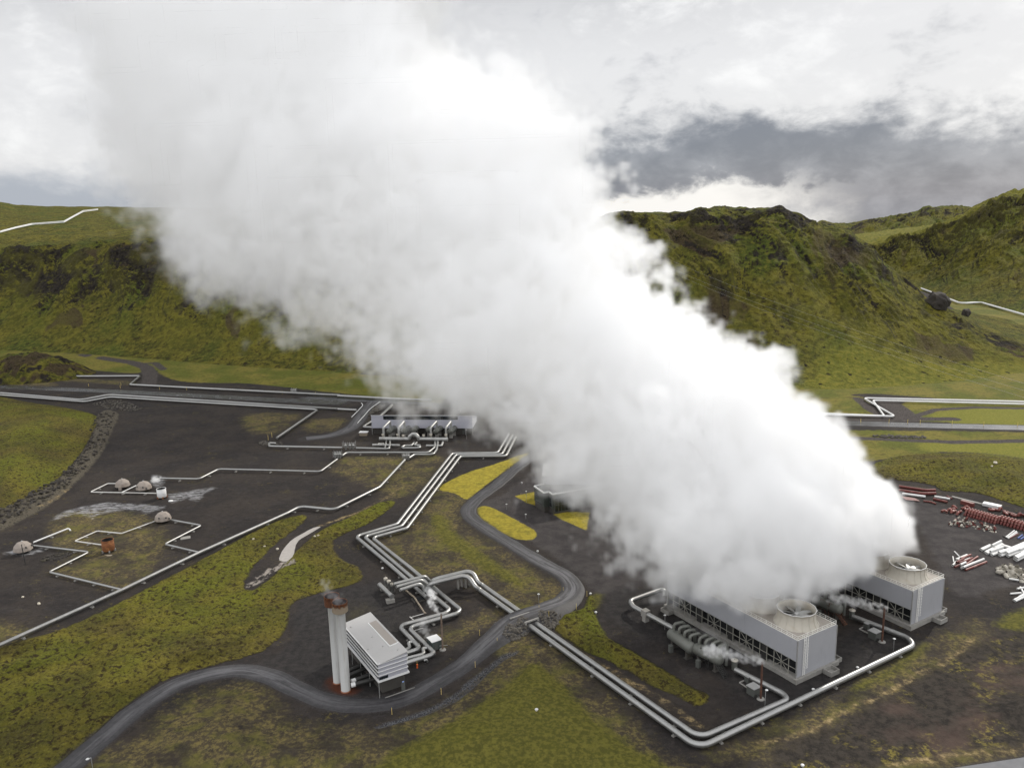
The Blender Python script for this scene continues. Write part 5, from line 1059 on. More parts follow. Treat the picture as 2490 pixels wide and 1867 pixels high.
def facade(s0, t0, s1, t1, z0_, z1_, out_=.05):
    p0, p1 = ow(s0, t0), ow(s1, t1); d = Vector((p1[0] - p0[0], p1[1] - p0[1], 0)); n_ = Vector((d.y, -d.x, 0)).normalized(); m_ = (Vector((*p0, 0)) + Vector((*p1, 0))) / 2
    b = MB(); b.box((m_.x, m_.y, (z0_ + z1_) / 2), (d.length, .16, z1_ - z0_), math.atan2(d.y, d.x)); w_ = b.build('window', M['glass'], T)
    f_ = MB(); k = max(2, int(d.length / 1.3))
    for j in range(k + 1): q = Vector((*p0, 0)) + d * j / k; f_.box((q.x, q.y, (z0_ + z1_) / 2), (.09, .24, z1_ - z0_), math.atan2(d.y, d.x))
    for z_ in (z0_, (z0_ + z1_) / 2, z1_): f_.box((m_.x, m_.y, z_), (d.length, .22, .09), math.atan2(d.y, d.x))
    f_.build('frame', M['greyhut'], w_)
facade(0, 1.0, 0, 8.5, .9, 6.6); facade(0, 10, 0, 16, .9, 6.6); facade(.8, 0, 2.6, 0, 2.8, 6.6); facade(8.0, -2.3, 10.8, -2.3, 5.2, 6.6); facade(5.0, -2.3, 10.4, -2.3, 2.6, 3.2)
T = empty('power_house', (0, 0, 0), 0, 'tall pale metal power house showing one corner above the dark office block', 'building')
def pw(x, y): return ow(-y, x)
b = MB(); b.prism([(11.9, 324.0), (52, 320.6), (53, 337), (12.9, 338)], 0, 11.7); b.build('wall', M['whitestrip'], T)
b = MB(); vs = [(11.5, 323.6, 11.7), (52.4, 320.2, 11.7), (53.4, 337.4, 12.3), (12.6, 338.4, 12.3)]; vs += [(x, y, z_ + .35) for x, y, z_ in vs]; b.add(vs, [(3, 2, 1, 0), (4, 5, 6, 7), (0, 1, 5, 4), (1, 2, 6, 5), (2, 3, 7, 6), (3, 0, 4, 7)]); b.build('roof', M['roof'], T)
for z_ in (9.2, 10.4): b = MB(); b.beam((11.8, 323.85, z_), (52, 320.45, z_), .2, .16); b.build('wall_ledge', M['white'], T)
# ------------------------------------------------------------------ well domes and tanks
def dome(c, u, v, rad, label):
    q = W(*c(u, v)); T = empty('well_dome', (q[0], q[1], 0), rnd.random() * 6, label, 'dome', 'faceted well domes')
    bm = bmesh.new(); bmesh.ops.create_icosphere(bm, subdivisions=2, radius=rad); bmesh.ops.delete(bm, geom=[x for x in bm.verts if x.co.z < -rad * .38], context='VERTS')
    for x in bm.verts: x.co.z += rad * .34
    me = bpy.data.meshes.new('shell'); bm.to_mesh(me); bm.free(); me.materials.append(M['dome']); o = bpy.data.objects.new('shell', me); COL.objects.link(o); o.parent = T
    b = MB(); b.lathe([(.01, 0), (.3, 0), (.3, .2), (.12, .35), (.01, .35)], (0, 0, rad * 1.30), 10); b.build('cap', M['galv'], T)
    for a, z_ in ((4.6, .75), (5.0, .55), (3.7, .8)):
        b = MB(); rr = rad * math.sqrt(max(.1, 1 - (z_ - .34) ** 2)); b.lathe([(.01, .3), (.28, .3), (.28, -.3)], (rr * math.cos(a), rr * math.sin(a), rad * z_), 8); b.build('vent', M['steel'], T)
    b = MB(); a = .9; rr = rad * .97; b.box((rr * math.cos(a), rr * math.sin(a), .9), (1.3, 1.1, 1.8), a); b.build('doorway', M['dome'], T); return T
dome(c3, 180, 925, 3.35, 'dome nearest the left edge, brownish, with a dark pole before it')
dome(c3, 1256, 690, 3.3, 'whitish dome between the white tank and the orange tank')
dome(c3, 945, 430, 3.3, 'rear brown dome, leftmost of the upper pair')
dome(c3, 1108, 452, 3.5, 'pale dome with steam and a pipe at its right')
def tank(c, u, v, r, h, wall, inner, label):
    q = W(*c(u, v)); T = empty('silencer_tank', (q[0], q[1], 0), 0, label, 'tank', 'open silencer tanks')
    b = MB(); b.lathe([(r * .96, .5), (r, .6), (r, h), (r * .95, h), (r * .95, h - .3)], n=26); b.build('shell', wall, T)
    b = MB(); b.lathe([(r * .945, h - .12), (r * .93, h - .3), (r * .93, .8), (.02, .7)], n=26); b.build('dark_inside', M['void'], T)  # near-black lining stands in for the shade inside the open tank
    b = MB(); b.lathe([(r * 1.035, h - .35), (r * 1.035, h - .1)], n=26); b.lathe([(r * 1.03, h * .5), (r * 1.03, h * .5 + .15)], n=26); b.build('hoop', wall, T)
    for k in range(5): a = k * 1.2566 - 1.0; b = MB(); b.box((r * .98 * math.cos(a), r * .98 * math.sin(a), .45), (.7, .5, .9), a); b.build('foot', inner, T)
    return T
tank(c3, 1246, 505, 1.95, 4.3, M['white'], M['rust'], 'white open steel tank beside the white mineral stain')
tank(c3, 836, 915, 2.15, 4.6, M['rust'], M['conc'], 'orange rusty open tank on the gravel')
b = MB(); p0 = W(*c9(455, 672)); b.tube([(p0[0], p0[1], 0), (p0[0] - .3, p0[1], HT(c9(455, 672), c9(390, 320)))], .14, 6); tag(b.build('pole', M['steel']), 'thin dark pole in front of the leftmost dome', 'pole')
b = MB(); q = W(*c3(1425, 815)); b.box((q[0], q[1], .12), (3.6, 2.6, .24), .4); tag(b.build('slab', M['conc']), 'pale concrete slab under the stepped well pipe', 'slab')
b = MB(); q = W(*c3(1312, 530)); b.lathe([(.01, .35), (.8, .3), (1.0, 0)], (q[0], q[1], 0), 14); tag(b.build('manhole_cover', M['white']), 'white round cover on the ground beside the white tank', 'cover')
b = MB(); q = W(*c3(830, 950)); b.box((q[0], q[1], .06), (2.6, 1.2, .12), .1); tag(b.build('timber_board', M['wood']), 'flat timber board before the orange tank', 'board')

# ------------------------------------------------------------------ snow poles along the roads
SP = [(c4, 800, 1378, 1328, 'snow pole at the lowest bend of the road, before the valve house'), (c4, 1179, 1226, 1178, 'snow pole on the outer verge, right of the lowest bend'), (c4, 1440, 1018, 970, 'snow pole on the outer verge midway up to the pipe crossing'), (c4, 1609, 835, 790, 'snow pole on the outer verge just below the pipe crossing'),
      (c4, 1474, 772, 725, 'snow pole on the inner verge opposite the green hut'), (c10, 468, 550, 482, 'snow pole above the riprap beside the culvert'), (c10, 837, 445, 375, 'snow pole on the outer curve before the moss strip'), (c10, 980, 277, 210, 'snow pole at the tip of the moss strip'), (c10, 337, 467, 395, 'snow pole left of the road at the yellow grass, lowest of three'), (c10, 608, 356, 288, 'snow pole on the inner curve, middle of three'), (c10, 662, 220, 153, 'snow pole on the inner curve, highest of three'),
      (c2, 1764, 664, 640, 'snow pole beside the upper lawn'), (co, 36, 668, 620, 'red-footed snow pole at the pale lawn by the office')]
b = MB(); b.box((0, 0, .9), (.10, .13, 1.8)); b.box((0, 0, 1.845), (.10, .13, .09)); pole0 = b.build('snow_pole', M['yellow']); pole0.data.materials.append(M['white'])
first = True
for c, u, v, vt, lab in SP:
    q = W(*c(u, v)); o = pole0 if first else pole0.copy(); 
    if not first: COL.objects.link(o)
    first = False; z_ = road_lift(np.array(q)) * .6 if c in (c10,) and v > 440 else 0
    q = W(*c(u, v), z_); o.location = (q[0], q[1], z_ - .05); tag(o, 'yellow ' + lab, 'snow pole', 'yellow snow poles along the roads')
for k, (u, v) in enumerate(((575, 1305), (780, 1316), (785, 1300), (1035, 1325), (1210, 1330), (1830, 1355), (2045, 1362))):
    o = pole0.copy(); COL.objects.link(o); q = W(*c1(u, v)); o.location = (*q[:2], 0); o.scale = (1.5, 1.5, 1.2); tag(o, ('first', 'second, nearer', 'third, farther', 'fourth', 'fifth', 'sixth', 'seventh')[k] + ' yellow snow pole along the dark road below the left hill', 'snow pole', 'yellow snow poles along the far road on the left')
for k, (u, v) in enumerate(((640, 92), (868, 97), (1018, 100), (1120, 103), (1378, 108), (1632, 118), (1905, 122))):
    o = pole0.copy(); COL.objects.link(o); q = W(*c6(u, v)); o.location = (*q[:2], 0); o.scale = (1.5, 1.5, 1.3); tag(o, ('leftmost', 'second', 'third', 'fourth', 'fifth', 'sixth', 'rightmost')[k] + ' yellow snow pole along the wet pale road at the right', 'snow pole', 'yellow snow poles along the far road on the right')
for k, (u, v) in enumerate(((145, 470), (170, 452))):
    o = pole0.copy(); COL.objects.link(o); q = W(*c2(u, v)); o.location = (*q[:2], 0); o.scale = (1.4, 1.4, 1.5); tag(o, ('left' if k == 0 else 'right') + ' of two yellow posts at the rubble pit', 'snow pole', 'yellow posts at the rubble pit')
# lamps
def lamp(c, u, v, vt, label, arm=0.0):
    q = W(*c(u, v)); h = HT(c(u, v), c(u, vt)); T = empty('lamp_post', (q[0], q[1], 0), .6, label, 'lamp', 'lamp posts'); b = MB(); b.tube([(0, 0, 0), (0, 0, h)], .07, 8); b.build('post', M['galv'], T)
    b = MB(); b.lathe([(.01, h + .2), (.3, h + .12), (.42, h), (.1, h - .02)], (arm, 0, 0), 12); 
    if arm: b.beam((0, 0, h), (arm, 0, h + .05), .07)
    b.build('lamp_head', M['white'], T)
lamp(c5, 1130, 1158, 1052, 'lamp post by the corner pipe, nearest the near rusty pole', .4); lamp(c5, 1898, 815, 742, 'lamp post beside the far corner pipe'); lamp(c5, 532, 690, 602, 'lamp post in front of the left condenser vessel')
lamp(co, 104, 730, 592, 'tall lamp post on the pale lawn by the office'); lamp(co, 97, 940, 882, 'short lamp post on the building shadow before the office'); lamp(c2, 1747, 935, 900, 'short lamp post beside the oval lawn'); lamp(c10, 332, 380, 243, 'lamp post on the dry slope inside the road bend'); lamp(cs, 1762, 610, 445, 'lamp post at the right end of the separator station')
lamp(c11, 556, 770, 688, 'lamp post at the bottom left corner beside the road', -.7)
# low lights and covers
for c, u, v, lab in ((c10, 1028, 245, 'white round cap at the tip of the moss strip'), (c10, 1100, 497, 'white round cap on the gravel edge of the moss strip'), (c4, 727, 262, 'white cap on the gravel beside the triple run'), (c5, 1420, 1052, 'white round cap behind the outer twin pipe, left one'), (c5, 1684, 920, 'white round cap behind the outer twin pipe, right one'), (co, 245, 1355, 'white cap on the yard below the oval lawn'), (c5, 1355, 1505, 'white round cap on the bare slope at the bottom edge'), (c4, 1912, 1403, 'white cap on the green slope at the bottom'), (co, 45, 493, 'white cap on the upper gravel left of the power house')):
    q = W(*c(u, v)); z_ = ground_z(q[0], q[1]); b = MB(); b.lathe([(.01, .55), (.35, .5), (.45, .35), (.30, .3), (.28, -.3)], n=12); tag(b.build('bollard_light', M['white'], None, (q[0], q[1], z_)), lab, 'light')

# ------------------------------------------------------------------ culvert where the twin pipes pass under the road
def portal(c, pts, label):
    a, b_ = Vector(W(*c(*pts[0]), 2.2)), Vector(W(*c(*pts[1]), 2.2)); T = empty('culvert_portal', (a.x, a.y, 0), math.atan2(b_.y - a.y, b_.x - a.x), label, 'culvert'); L = (b_ - a).length
    b = MB(); b.box((L / 2, 0, 2.25), (L + .6, .5, .45)); b.build('lintel', M['conc'], T)
    for x in (0, L): b = MB(); b.box((x, 0, 1.0), (.5, .6, 2.05)); b.build('jamb', M['conc'], T)
    b = MB(); b.box((L / 2, .5, 1.0), (L - .5, .5, 2.0)); b.build('dark_opening', M['void'], T)
    b = MB(); b.box((L / 2, 0, 1.0), (.35, .4, 2.0)); b.build('divider', M['conc_dark'], T)
portal(c10, ((155, 628), (318, 572)), 'concrete culvert portal with a pale lintel on the near side of the road')
b = MB(); p0, p1 = W(*c10(-55, 575), 2.6), W(*c10(203, 490), 2.6); b.beam(p0, p1, .4, .35); tag(b.build('kerb_beam', M['conc']), 'pale concrete edge beam on the far side of the pipe crossing', 'kerb')
def rock_bm(bm, p, r, seed, flat=.75):
    rs = random.Random(seed); m = bmesh.ops.create_icosphere(bm, subdivisions=1, radius=1)['verts']; rot = Matrix.Rotation(rs.random() * 6.28, 3, Vector((rs.random() - .5, rs.random() - .5, rs.random())).normalized()); sx, sy, sz = [rs.uniform(.75, 1.25) for _ in range(3)]
    for v in m: q = rot @ (Vector((v.co.x * sx, v.co.y * sy, v.co.z * sz)) * rs.uniform(.82, 1.12)); v.co = Vector(p) + Vector((q.x * r, q.y * r, q.z * r * flat))
def rubble(name, spots, mat, label):
    bm = bmesh.new()
    for i, (x, y, z_, r) in enumerate(spots): rock_bm(bm, (x, y, z_), r, i + len(spots))
    me = bpy.data.meshes.new(name); bm.to_mesh(me); bm.free(); me.materials.append(mat); o = bpy.data.objects.new(name, me); COL.objects.link(o); return tag(o, label, 'rubble', None, 'stuff')
def scatter(c, poly_, n, r0, r1, zf=lambda x, y: 0, seed=1):
    rs = np.random.RandomState(seed); pts = np.array([c(*q) for q in poly_]); out = []
    lo, hi = pts.min(0), pts.max(0)
    while len(out) < n:
        k = rs.uniform(lo, hi, (400, 2)); ins = sdf_poly(k[:, 0].astype(np.float32), k[:, 1].astype(np.float32), pts, 5) > 0
        for u, v in k[ins][:n - len(out)]:
            q = W(u, v); r = rs.uniform(r0, r1); out.append((q[0], q[1], zf(q[0], q[1]) + r * .3, r))
    return out
def emb(x, y):
    d = np.min(np.hypot(ROAD_MAIN[:, 0] - x, ROAD_MAIN[:, 1] - y)); return max(0.0, road_lift(np.array((x, y))) - max(0, d - 3.0) * .85)
rubble('rubble', scatter(c10, [(330, 590), (620, 545), (620, 590), (590, 680), (480, 740), (350, 650)], 150, .28, .62, emb, 3), M['stone'], 'dark riprap stones on the bank right of the culvert')
rubble('rubble', scatter(c10, [(-120, 760), (150, 640), (190, 690), (180, 790), (60, 850), (-60, 880), (-150, 840)], 140, .28, .62, emb, 4), M['stone'], 'dark riprap stones on the bank left of the culvert')
rubble('rubble', scatter(c10, [(-100, 570), (-300, 650), (-290, 670), (-90, 600)], 40, .2, .4, emb, 14), M['stone'], 'thin line of stones along the far road edge at the crossing')
bpts = []
for l in BERM:
    pass
rubble('rubble', scatter(D, [(207, 897), (252, 893), (238, 935), (210, 988), (140, 1060), (60, 1112), (-20, 1150), (-20, 1125), (40, 1085), (125, 1035), (182, 975)], 420, .4, 1.0, ground_z, 5), M['dark_stone'], 'long bank of loose dark stones below the yellow moss field')
rubble('rubble', scatter(c1, [(590, 1420), (700, 1390), (800, 1400), (930, 1450), (850, 1470), (700, 1450)], 200, .35, .8, lambda x, y: 0, 6), M['stone'], 'patch of pale and dark stones below the pipe pair')
rubble('rubble', scatter(c6, [(740, 195), (900, 195), (1160, 205), (1165, 222), (900, 218), (740, 205)], 110, .4, .9, lambda x, y: 0, 8), M['stone'], 'row of dark stones in the grass below the wet road')
rubble('rubble', scatter(c4, [(665, 1472), (900, 1400), (1080, 1330), (1250, 1240), (1380, 1130), (1500, 1040), (1640, 930), (1770, 895), (1660, 960), (1540, 1060), (1420, 1180), (1280, 1280), (1060, 1380), (860, 1440), (700, 1485)], 420, .12, .3, lambda x, y: -.7, 9), M['stone'], 'dark wet stones lining the drainage ditch')
rubble('rubble', scatter(cs, [(230, 60), (400, 40), (340, 120), (190, 180), (110, 220), (130, 150)], 150, .4, .8, lambda x, y: .3, 10), M['stone'], 'stones behind the left end of the separator station')
rubble('rubble', scatter(c9, [(700, 600), (900, 500), (1270, 470), (1290, 500), (1100, 590), (760, 630)], 130, .2, .6, lambda x, y: 0, 11), M['dark_stone'], 'heap of black stones beside the lowest left dome')
rubble('rubble', scatter(c2, [(75, 490), (110, 475), (230, 490), (235, 500), (120, 512)], 90, .3, .7, lambda x, y: 0, 12), M['stone'], 'rubble round the pit where the pipe starts')
def boulder(c, u, v, r, label, mat, ob=None, flat=.75, group=None):
    if ob is None: q = W(*c(u, v)); z_ = ground_z(q[0], q[1])
    else: q = hill_hit(ob, *c(u, v)); z_ = q.z
    bm = bmesh.new(); rock_bm(bm, (0, 0, r * .45), r, int(u * 7 + v), flat)
    if r > 3: bmesh.ops.subdivide_edges(bm, edges=bm.edges[:], cuts=3, use_grid_fill=True, fractal=.9, along_normal=.5, seed=3)
    me = bpy.data.meshes.new('boulder'); bm.to_mesh(me); bm.free(); me.materials.append(mat); o = bpy.data.objects.new('boulder', me); COL.objects.link(o); o.location = (q[0], q[1], z_); return tag(o, label, 'boulder', group)
boulder(c7, 1785, 700, 8, 'big dark boulder on the ridge flank above the side valley', M['dark_stone'], hill_r, .95); boulder(c7, 1925, 748, 5.5, 'smaller dark boulder downhill from the big one', M['dark_stone'], hill_r, .8)
boulder(c1, 340, 1195, 7, 'dark rock outcrop at the foot of the left knoll', M['dark_stone'], None, .8)
for k, (c, u, v, r, lab) in enumerate(((c2, 458, 1125, .55, 'left of the pair of pale stones in the moss by the stream'), (c2, 482, 1133, .5, 'right of the pair of pale stones in the moss by the stream'), (c2, 45, 1147, .5, 'single pale stone in the moss left of the stream'), (c2, 120, 1192, .45, 'pale stone near the milky stream, upper'), (c2, 207, 1203, .5, 'pale stone beside the milky stream, lower'), (c9, 410, 1270, .5, 'pale stone on the dark gravel at the far left'), (c9, 698, 1392, .6, 'pale flat stone on the gravel below the left well pad'), (c6, 1720, 495, .9, 'white stone on the mossy mound, right of the hollow'), (c6, 1692, 508, .7, 'smaller white stone at the rim of the hollow'))):
    boulder(c, u, v, r, lab, M['pale_stone'])

# ------------------------------------------------------------------ storage yard
def stick(name, p0, p1, r, mat, label, group, z=None, n=10, cat='pipe', hollow=True):
    a, c = Vector(p0), Vector(p1); z = r if z is None else z; a.z = c.z = z; mid = (a + c) / 2; d = (c - a); L = d.length; b = MB()
    prof = [(r * .86, -L / 2), (r, -L / 2), (r, L / 2), (r * .86, L / 2), (r * .84, L / 2 - .3)] if hollow else None
    b.tube([(-L / 2, 0, 0), (L / 2, 0, 0)], r, n, False); b.tube([(-L / 2, 0, 0), (L / 2, 0, 0)], r * .86, n, False)
    for sx in (-1, 1):
        vs = []
        for rr in (r, r * .86): vs += [(sx * L / 2, rr * math.cos(2 * math.pi * k / n), rr * math.sin(2 * math.pi * k / n)) for k in range(n)]
        b.add(vs, [(k, (k + 1) % n, n + (k + 1) % n, n + k) for k in range(n)])
    o = b.build(name, mat, None, mid, math.atan2(d.y, d.x)); return tag(o, label, cat, group)
def ypipe(u0, v0, u1, v1, r, mat, label, group, z=None): return stick('storage_pipe', W(*c8(u0, v0)), W(*c8(u1, v1)), r, mat, label, group, z)
g1 = 'long red pipes at the yard edge'
for k, (a, lab) in enumerate((([(-70, 205), (250, 252), (362, 248)], 'farther long dark red pipe with an upturned bend at the yard edge'), ([(-70, 250), (215, 292), (368, 288)], 'nearer long dark red pipe with an upturned bend at the yard edge'))):
    b = MB(); b.tube(fillet([Vector(q) for q in P(c8, a, .62)], 3), .6, 12); tag(b.build('storage_pipe', M['red']), lab, 'pipe', g1)
o = ypipe(-30, 305, 245, 342, .5, M['white'], 'white pipe with black end sleeves lying in front of the long red pipes', None); 
b = MB(); Lx = 7.0
ypipe(352, 338, 535, 368, .45, M['white'], 'whitish pipe beside the red offcuts', 'offcuts along the yard edge'); ypipe(340, 368, 505, 405, .5, M['red'], 'dark red pipe in front of the whitish pipe', 'offcuts along the yard edge'); ypipe(500, 330, 560, 362, .35, M['red'], 'short red pipe leaning behind the whitish pipe', 'offcuts along the yard edge')
b = MB(); b.tube(fillet([Vector(q) for q in P(c8, [(222, 380), (310, 388), (368, 412)], .4)], 2), .36, 10); tag(b.build('storage_pipe', M['red']), 'bent red pipe lying left of the dark red pipe', 'pipe', 'offcuts along the yard edge')
q0, q1 = W(*c8(670, 408)), W(*c8(815, 450)); b = MB(); b.beam((*q0[:2], .75), (*q1[:2], .75), 1.5, 1.5); tag(b.build('storage_trough', M['red']), 'long square dark red trough at the back of the yard', 'trough')
rs = random.Random(5)
for k in range(7):
    q0, q1 = W(*c8(-40 + 8 * k, 330 + 7 * k)), W(*c8(120 + 9 * k, 352 + 6 * k)); b = MB(); b.beam((*q0[:2], .12 + .05 * k), (*q1[:2], .12 + .05 * k), .9, .08); tag(b.build('steel_sheet', M['red']), 'flat red steel sheet in the pile by the steam edge', 'steel sheet', 'flat red steel sheets')
q0, q1 = W(*c8(560, 330)), W(*c8(1000, 440)); b = MB(); b.beam((*q0[:2], .15), (*q1[:2], .15), 1.2, .3); tag(b.build('concrete_strip', M['conc']), 'pale concrete strip behind the yard materials', 'strip')
q0, q1 = W(*c8(930, 425)), W(*c8(1140, 470)); b = MB(); b.beam((*q0[:2], .6), (*q1[:2], .6), 2.6, 1.1); tag(b.build('tarpaulin_stack', M['white']), 'white sheeted stack at the back of the yard', 'stack')
# elbows
def elbow_mesh(r, R_, ang, mat, name='pipe_elbow', n=10):
    b = MB(); k = 9; b.tube([(R_ * math.cos(a), 0, R_ * math.sin(a)) for a in np.linspace(0, ang, k)], r, n, False); b.tube([(R_ * math.cos(a), 0, R_ * math.sin(a)) for a in np.linspace(0, ang, k)], r * .85, n, False)
    return b.build(name, mat)
el_red = elbow_mesh(.48, .85, math.pi, M['red']); el_pink = elbow_mesh(.48, .85, math.pi, M['pinkred'])
tag(el_red, 'red primed U-bend in the lower tier of the long elbow row', 'pipe elbow', 'red U-bends in the long row'); tag(el_pink, 'red U-bend on the top tier of the long elbow row, painted pale as if lit', 'pipe elbow', 'pale lit U-bends on top of the row')
used = {0: False, 1: False}
def put(proto, key, loc, rot, sc_=1.0):
    if not used.get(key): o = proto; used[key] = True
    else: o = proto.copy(); COL.objects.link(o)
    o.location = loc; o.rotation_euler = rot; o.scale = (sc_,) * 3; return o
for (u0, v0, u1, v1, cnt) in ((725, 548, 1075, 648, 11), (1112, 640, 1470, 740, 10)):
    for k in range(cnt):
        t = k / (cnt - 1); q = np.array(W(*c8(u0 + (u1 - u0) * t, v0 + (v1 - v0) * t)))
        dr = np.array(W(*c8(u1, v1))) - np.array(W(*c8(u0, v0))); rz = math.atan2(dr[1], dr[0]) + math.pi / 2
        back = np.array((-dr[1], dr[0], 0)); back /= np.linalg.norm(back)
        for j in range(3):
            p_ = q + back * (1.5 * j); put(el_red, 0, (p_[0], p_[1], .02), (0, 0, rz + rs.uniform(-.06, .06)))
        for j in range(2):
            p_ = q + back * (1.5 * j + .75); put(el_pink, 1, (p_[0], p_[1], 1.32), (0, 0, rz + rs.uniform(-.08, .08)))
for k, (u, v) in enumerate(((470, 520), (520, 508), (560, 480), (590, 470), (545, 525), (600, 520), (640, 520), (620, 548), (690, 490), (730, 475))):
    q = W(*c8(u, v)); o = el_pink.copy(); COL.objects.link(o); o.location = (q[0], q[1], .4); o.rotation_euler = (rs.uniform(-.4, 1.5), 0, rs.random() * 6); tag(o, 'loose pale red U-bend at the left end of the elbow row', 'pipe elbow', 'loose U-bends left of the row')
for k in range(12):
    u = 1030 + k * 33; v = 480 + k * 9 + rs.uniform(-12, 18); q = W(*c8(u, v)); o = (el_red if k % 3 else el_pink).copy(); COL.objects.link(o); o.location = (q[0], q[1], .5); o.rotation_euler = (rs.choice((0, 1.5)), 0, rs.random() * 6); tag(o, 'red fitting among the white sheets behind the elbow row', 'pipe elbow', 'mixed fittings behind the elbow row')
el_w = elbow_mesh(.32, .5, math.pi / 2, M['offwhite'], 'pipe_fitting', 8); el_r = elbow_mesh(.32, .5, math.pi / 2, M['red'], 'pipe_fitting', 8); tag(el_w, 'pale pipe fitting in the heap before the elbow row', 'fitting', 'heap of small fittings'); tag(el_r, 'red pipe fitting in the heap before the elbow row', 'fitting', 'heap of small fittings')
pts = scatter(c8, [(500, 650), (600, 600), (700, 585), (760, 610), (900, 640), (1080, 690), (1080, 760), (980, 750), (920, 735), (800, 700), (600, 690)], 90, .2, .5, lambda x, y: 0, 21)
for k, (x, y, z_, r) in enumerate(pts):
    kk_ = 3 if rs.random() < .6 else 4; put(el_w if kk_ == 3 else el_r, kk_, (x, y, .25 + rs.random() * .4), (rs.random() * 3, rs.random() * 3, rs.random() * 6), rs.uniform(.8, 1.5))
for k, (a, mt, lab) in enumerate(((((1195, 815), (1300, 735)), 'white', 'leftmost thin white pipe of the small fan beside the blue pipes'), (((1210, 822), (1325, 745)), 'white', 'second thin white pipe of the small fan beside the blue pipes'), (((1225, 830), (1332, 760)), 'white', 'third thin white pipe of the small fan beside the blue pipes'), (((1245, 828), (1345, 775)), 'red', 'red pipe of the small fan beside the blue pipes'), (((1165, 800), (1215, 830)), 'black', 'short dark pipe at the foot of the small fan'), (((1340, 828), (1395, 788)), 'bluep', 'left blue pipe at the right edge of the yard'), (((1372, 840), (1440, 795)), 'bluep', 'right blue pipe at the right edge of the yard'), (((590, 985), (648, 1045)), 'white', 'thin white pipe pointing away behind the red and white pile'), (((570, 1045), (582, 1115)), 'white', 'thin white pipe standing askew left of the red and white pile'))):
    ypipe(*a[0], *a[1], .22, M[mt], lab, 'thin pipes in the yard')
RW = [((605, 1085), (735, 1030), 'white'), ((620, 1100), (742, 1045), 'white'), ((660, 1095), (780, 1050), 'pinkred'), ((640, 1120), (775, 1070), 'white'), ((590, 1185), (690, 1140), 'red'), ((655, 1170), (720, 1140), 'white'), ((725, 1145), (865, 1050), 'pinkred'), ((670, 1195), (825, 1130), 'white'), ((690, 1200), (935, 1100), 'white'), ((720, 1208), (968, 1112), 'pinkred'), ((700, 1125), (800, 1075), 'red'), ((610, 1140), (700, 1095), 'red'), ((568, 1155), (610, 1110), 'white'), ((640, 1135), (730, 1105), 'red')]
for k, (a, c, mt) in enumerate(RW): ypipe(*a, *c, .36, M[mt], {'white': 'whitish pipe in the crossed pile before the dark yard', 'pinkred': 'pale pink pipe in the crossed pile', 'red': 'dark red pipe in the crossed pile'}[mt], 'crossed pile of red and white pipes', .36 + .35 * (k % 3))
cnt = 0
for row, (u0, v0, u1, v1, m_) in enumerate(((900, 965, 1010, 915, 2), (950, 1000, 1060, 945, 3), (1010, 1015, 1165, 960, 4), (1030, 945, 1140, 890, 4), (1110, 1025, 1290, 965, 5), (1150, 910, 1260, 945, 3), (1200, 1030, 1360, 970, 5), (1290, 965, 1430, 905, 6), (1300, 1080, 1440, 1010, 6), (1340, 985, 1470, 925, 5))):
    for k in range(m_):
        z_ = .42 + .8 * (k // 3); du, dv = (k % 3) * 13, (k % 3) * 9
        ypipe(u0 + du, v0 + dv, u1 + du, v1 + dv, .40, M['white'], 'white coated pipe in the large stacked field of pipes', 'white pipes stacked at the right edge', z_); cnt += 1
pts = scatter(c8, [(1105, 1200), (1180, 1165), (1320, 1175), (1450, 1240), (1450, 1370), (1280, 1310), (1150, 1260)], 55, .5, .9, lambda x, y: 0, 31)
for k, (x, y, z_, r) in enumerate(pts):
    o = el_w.copy(); COL.objects.link(o); o.location = (x, y, .5 + rs.random() * .7); o.rotation_euler = (rs.random() * 3, rs.random() * 3, rs.random() * 6); o.scale = (rs.uniform(1.6, 2.3),) * 3; tag(o, 'large pale elbow in the heap of white fittings at the right edge', 'fitting', 'heap of large white elbows')
for k, (a, c) in enumerate((((1250, 1490), (1380, 1480)), ((1290, 1575), (1440, 1500)), ((1310, 1578), (1450, 1512)), ((1235, 1320), (1350, 1340)), ((1370, 1410), (1420, 1500)), ((1330, 1440), (1450, 1420)), ((1350, 1530), (1450, 1470)))): ypipe(*a, *c, .3, M['white'], 'white pipe in the small loose pile at the right edge, lowest in the yard', 'small loose pile of white pipes', .3 + .3 * (k % 2))

# ------------------------------------------------------------------ pylon and power lines
q = hill_hit(hill_r, 1437, 530) or Vector((80, 760, 105))
py = WR(1437, 526, 745); base = Vector((py[0], py[1], py[2] - 1)); hp = 26
T = empty('pylon', base, .3, 'thin lattice power pylon on the crest at the edge of the plume', 'pylon'); b = MB()
for s_ in (-1, 1):
    for y in (-1, 1):
        b.beam((s_ * 3, y * 1.5, 0), (s_ * .7, y * .3, 14), .3); b.beam((s_ * .7, y * .3, 14), (s_ * 5, 0, hp), .28)
    b.beam((s_ * 5, 0, hp), (s_ * 9, 0, hp - 1), .25)
for z_ in (4, 8, 12): b.beam((-2.6 + z_ * .15, 0, z_), (2.6 - z_ * .15, 0, z_ + 2), .2); b.beam((2.6 - z_ * .15, 0, z_), (-2.6 + z_ * .15, 0, z_ + 2), .2)
b.beam((-9, 0, hp - 1), (9, 0, hp - 1), .3); b.build('lattice', M['galv'], T)
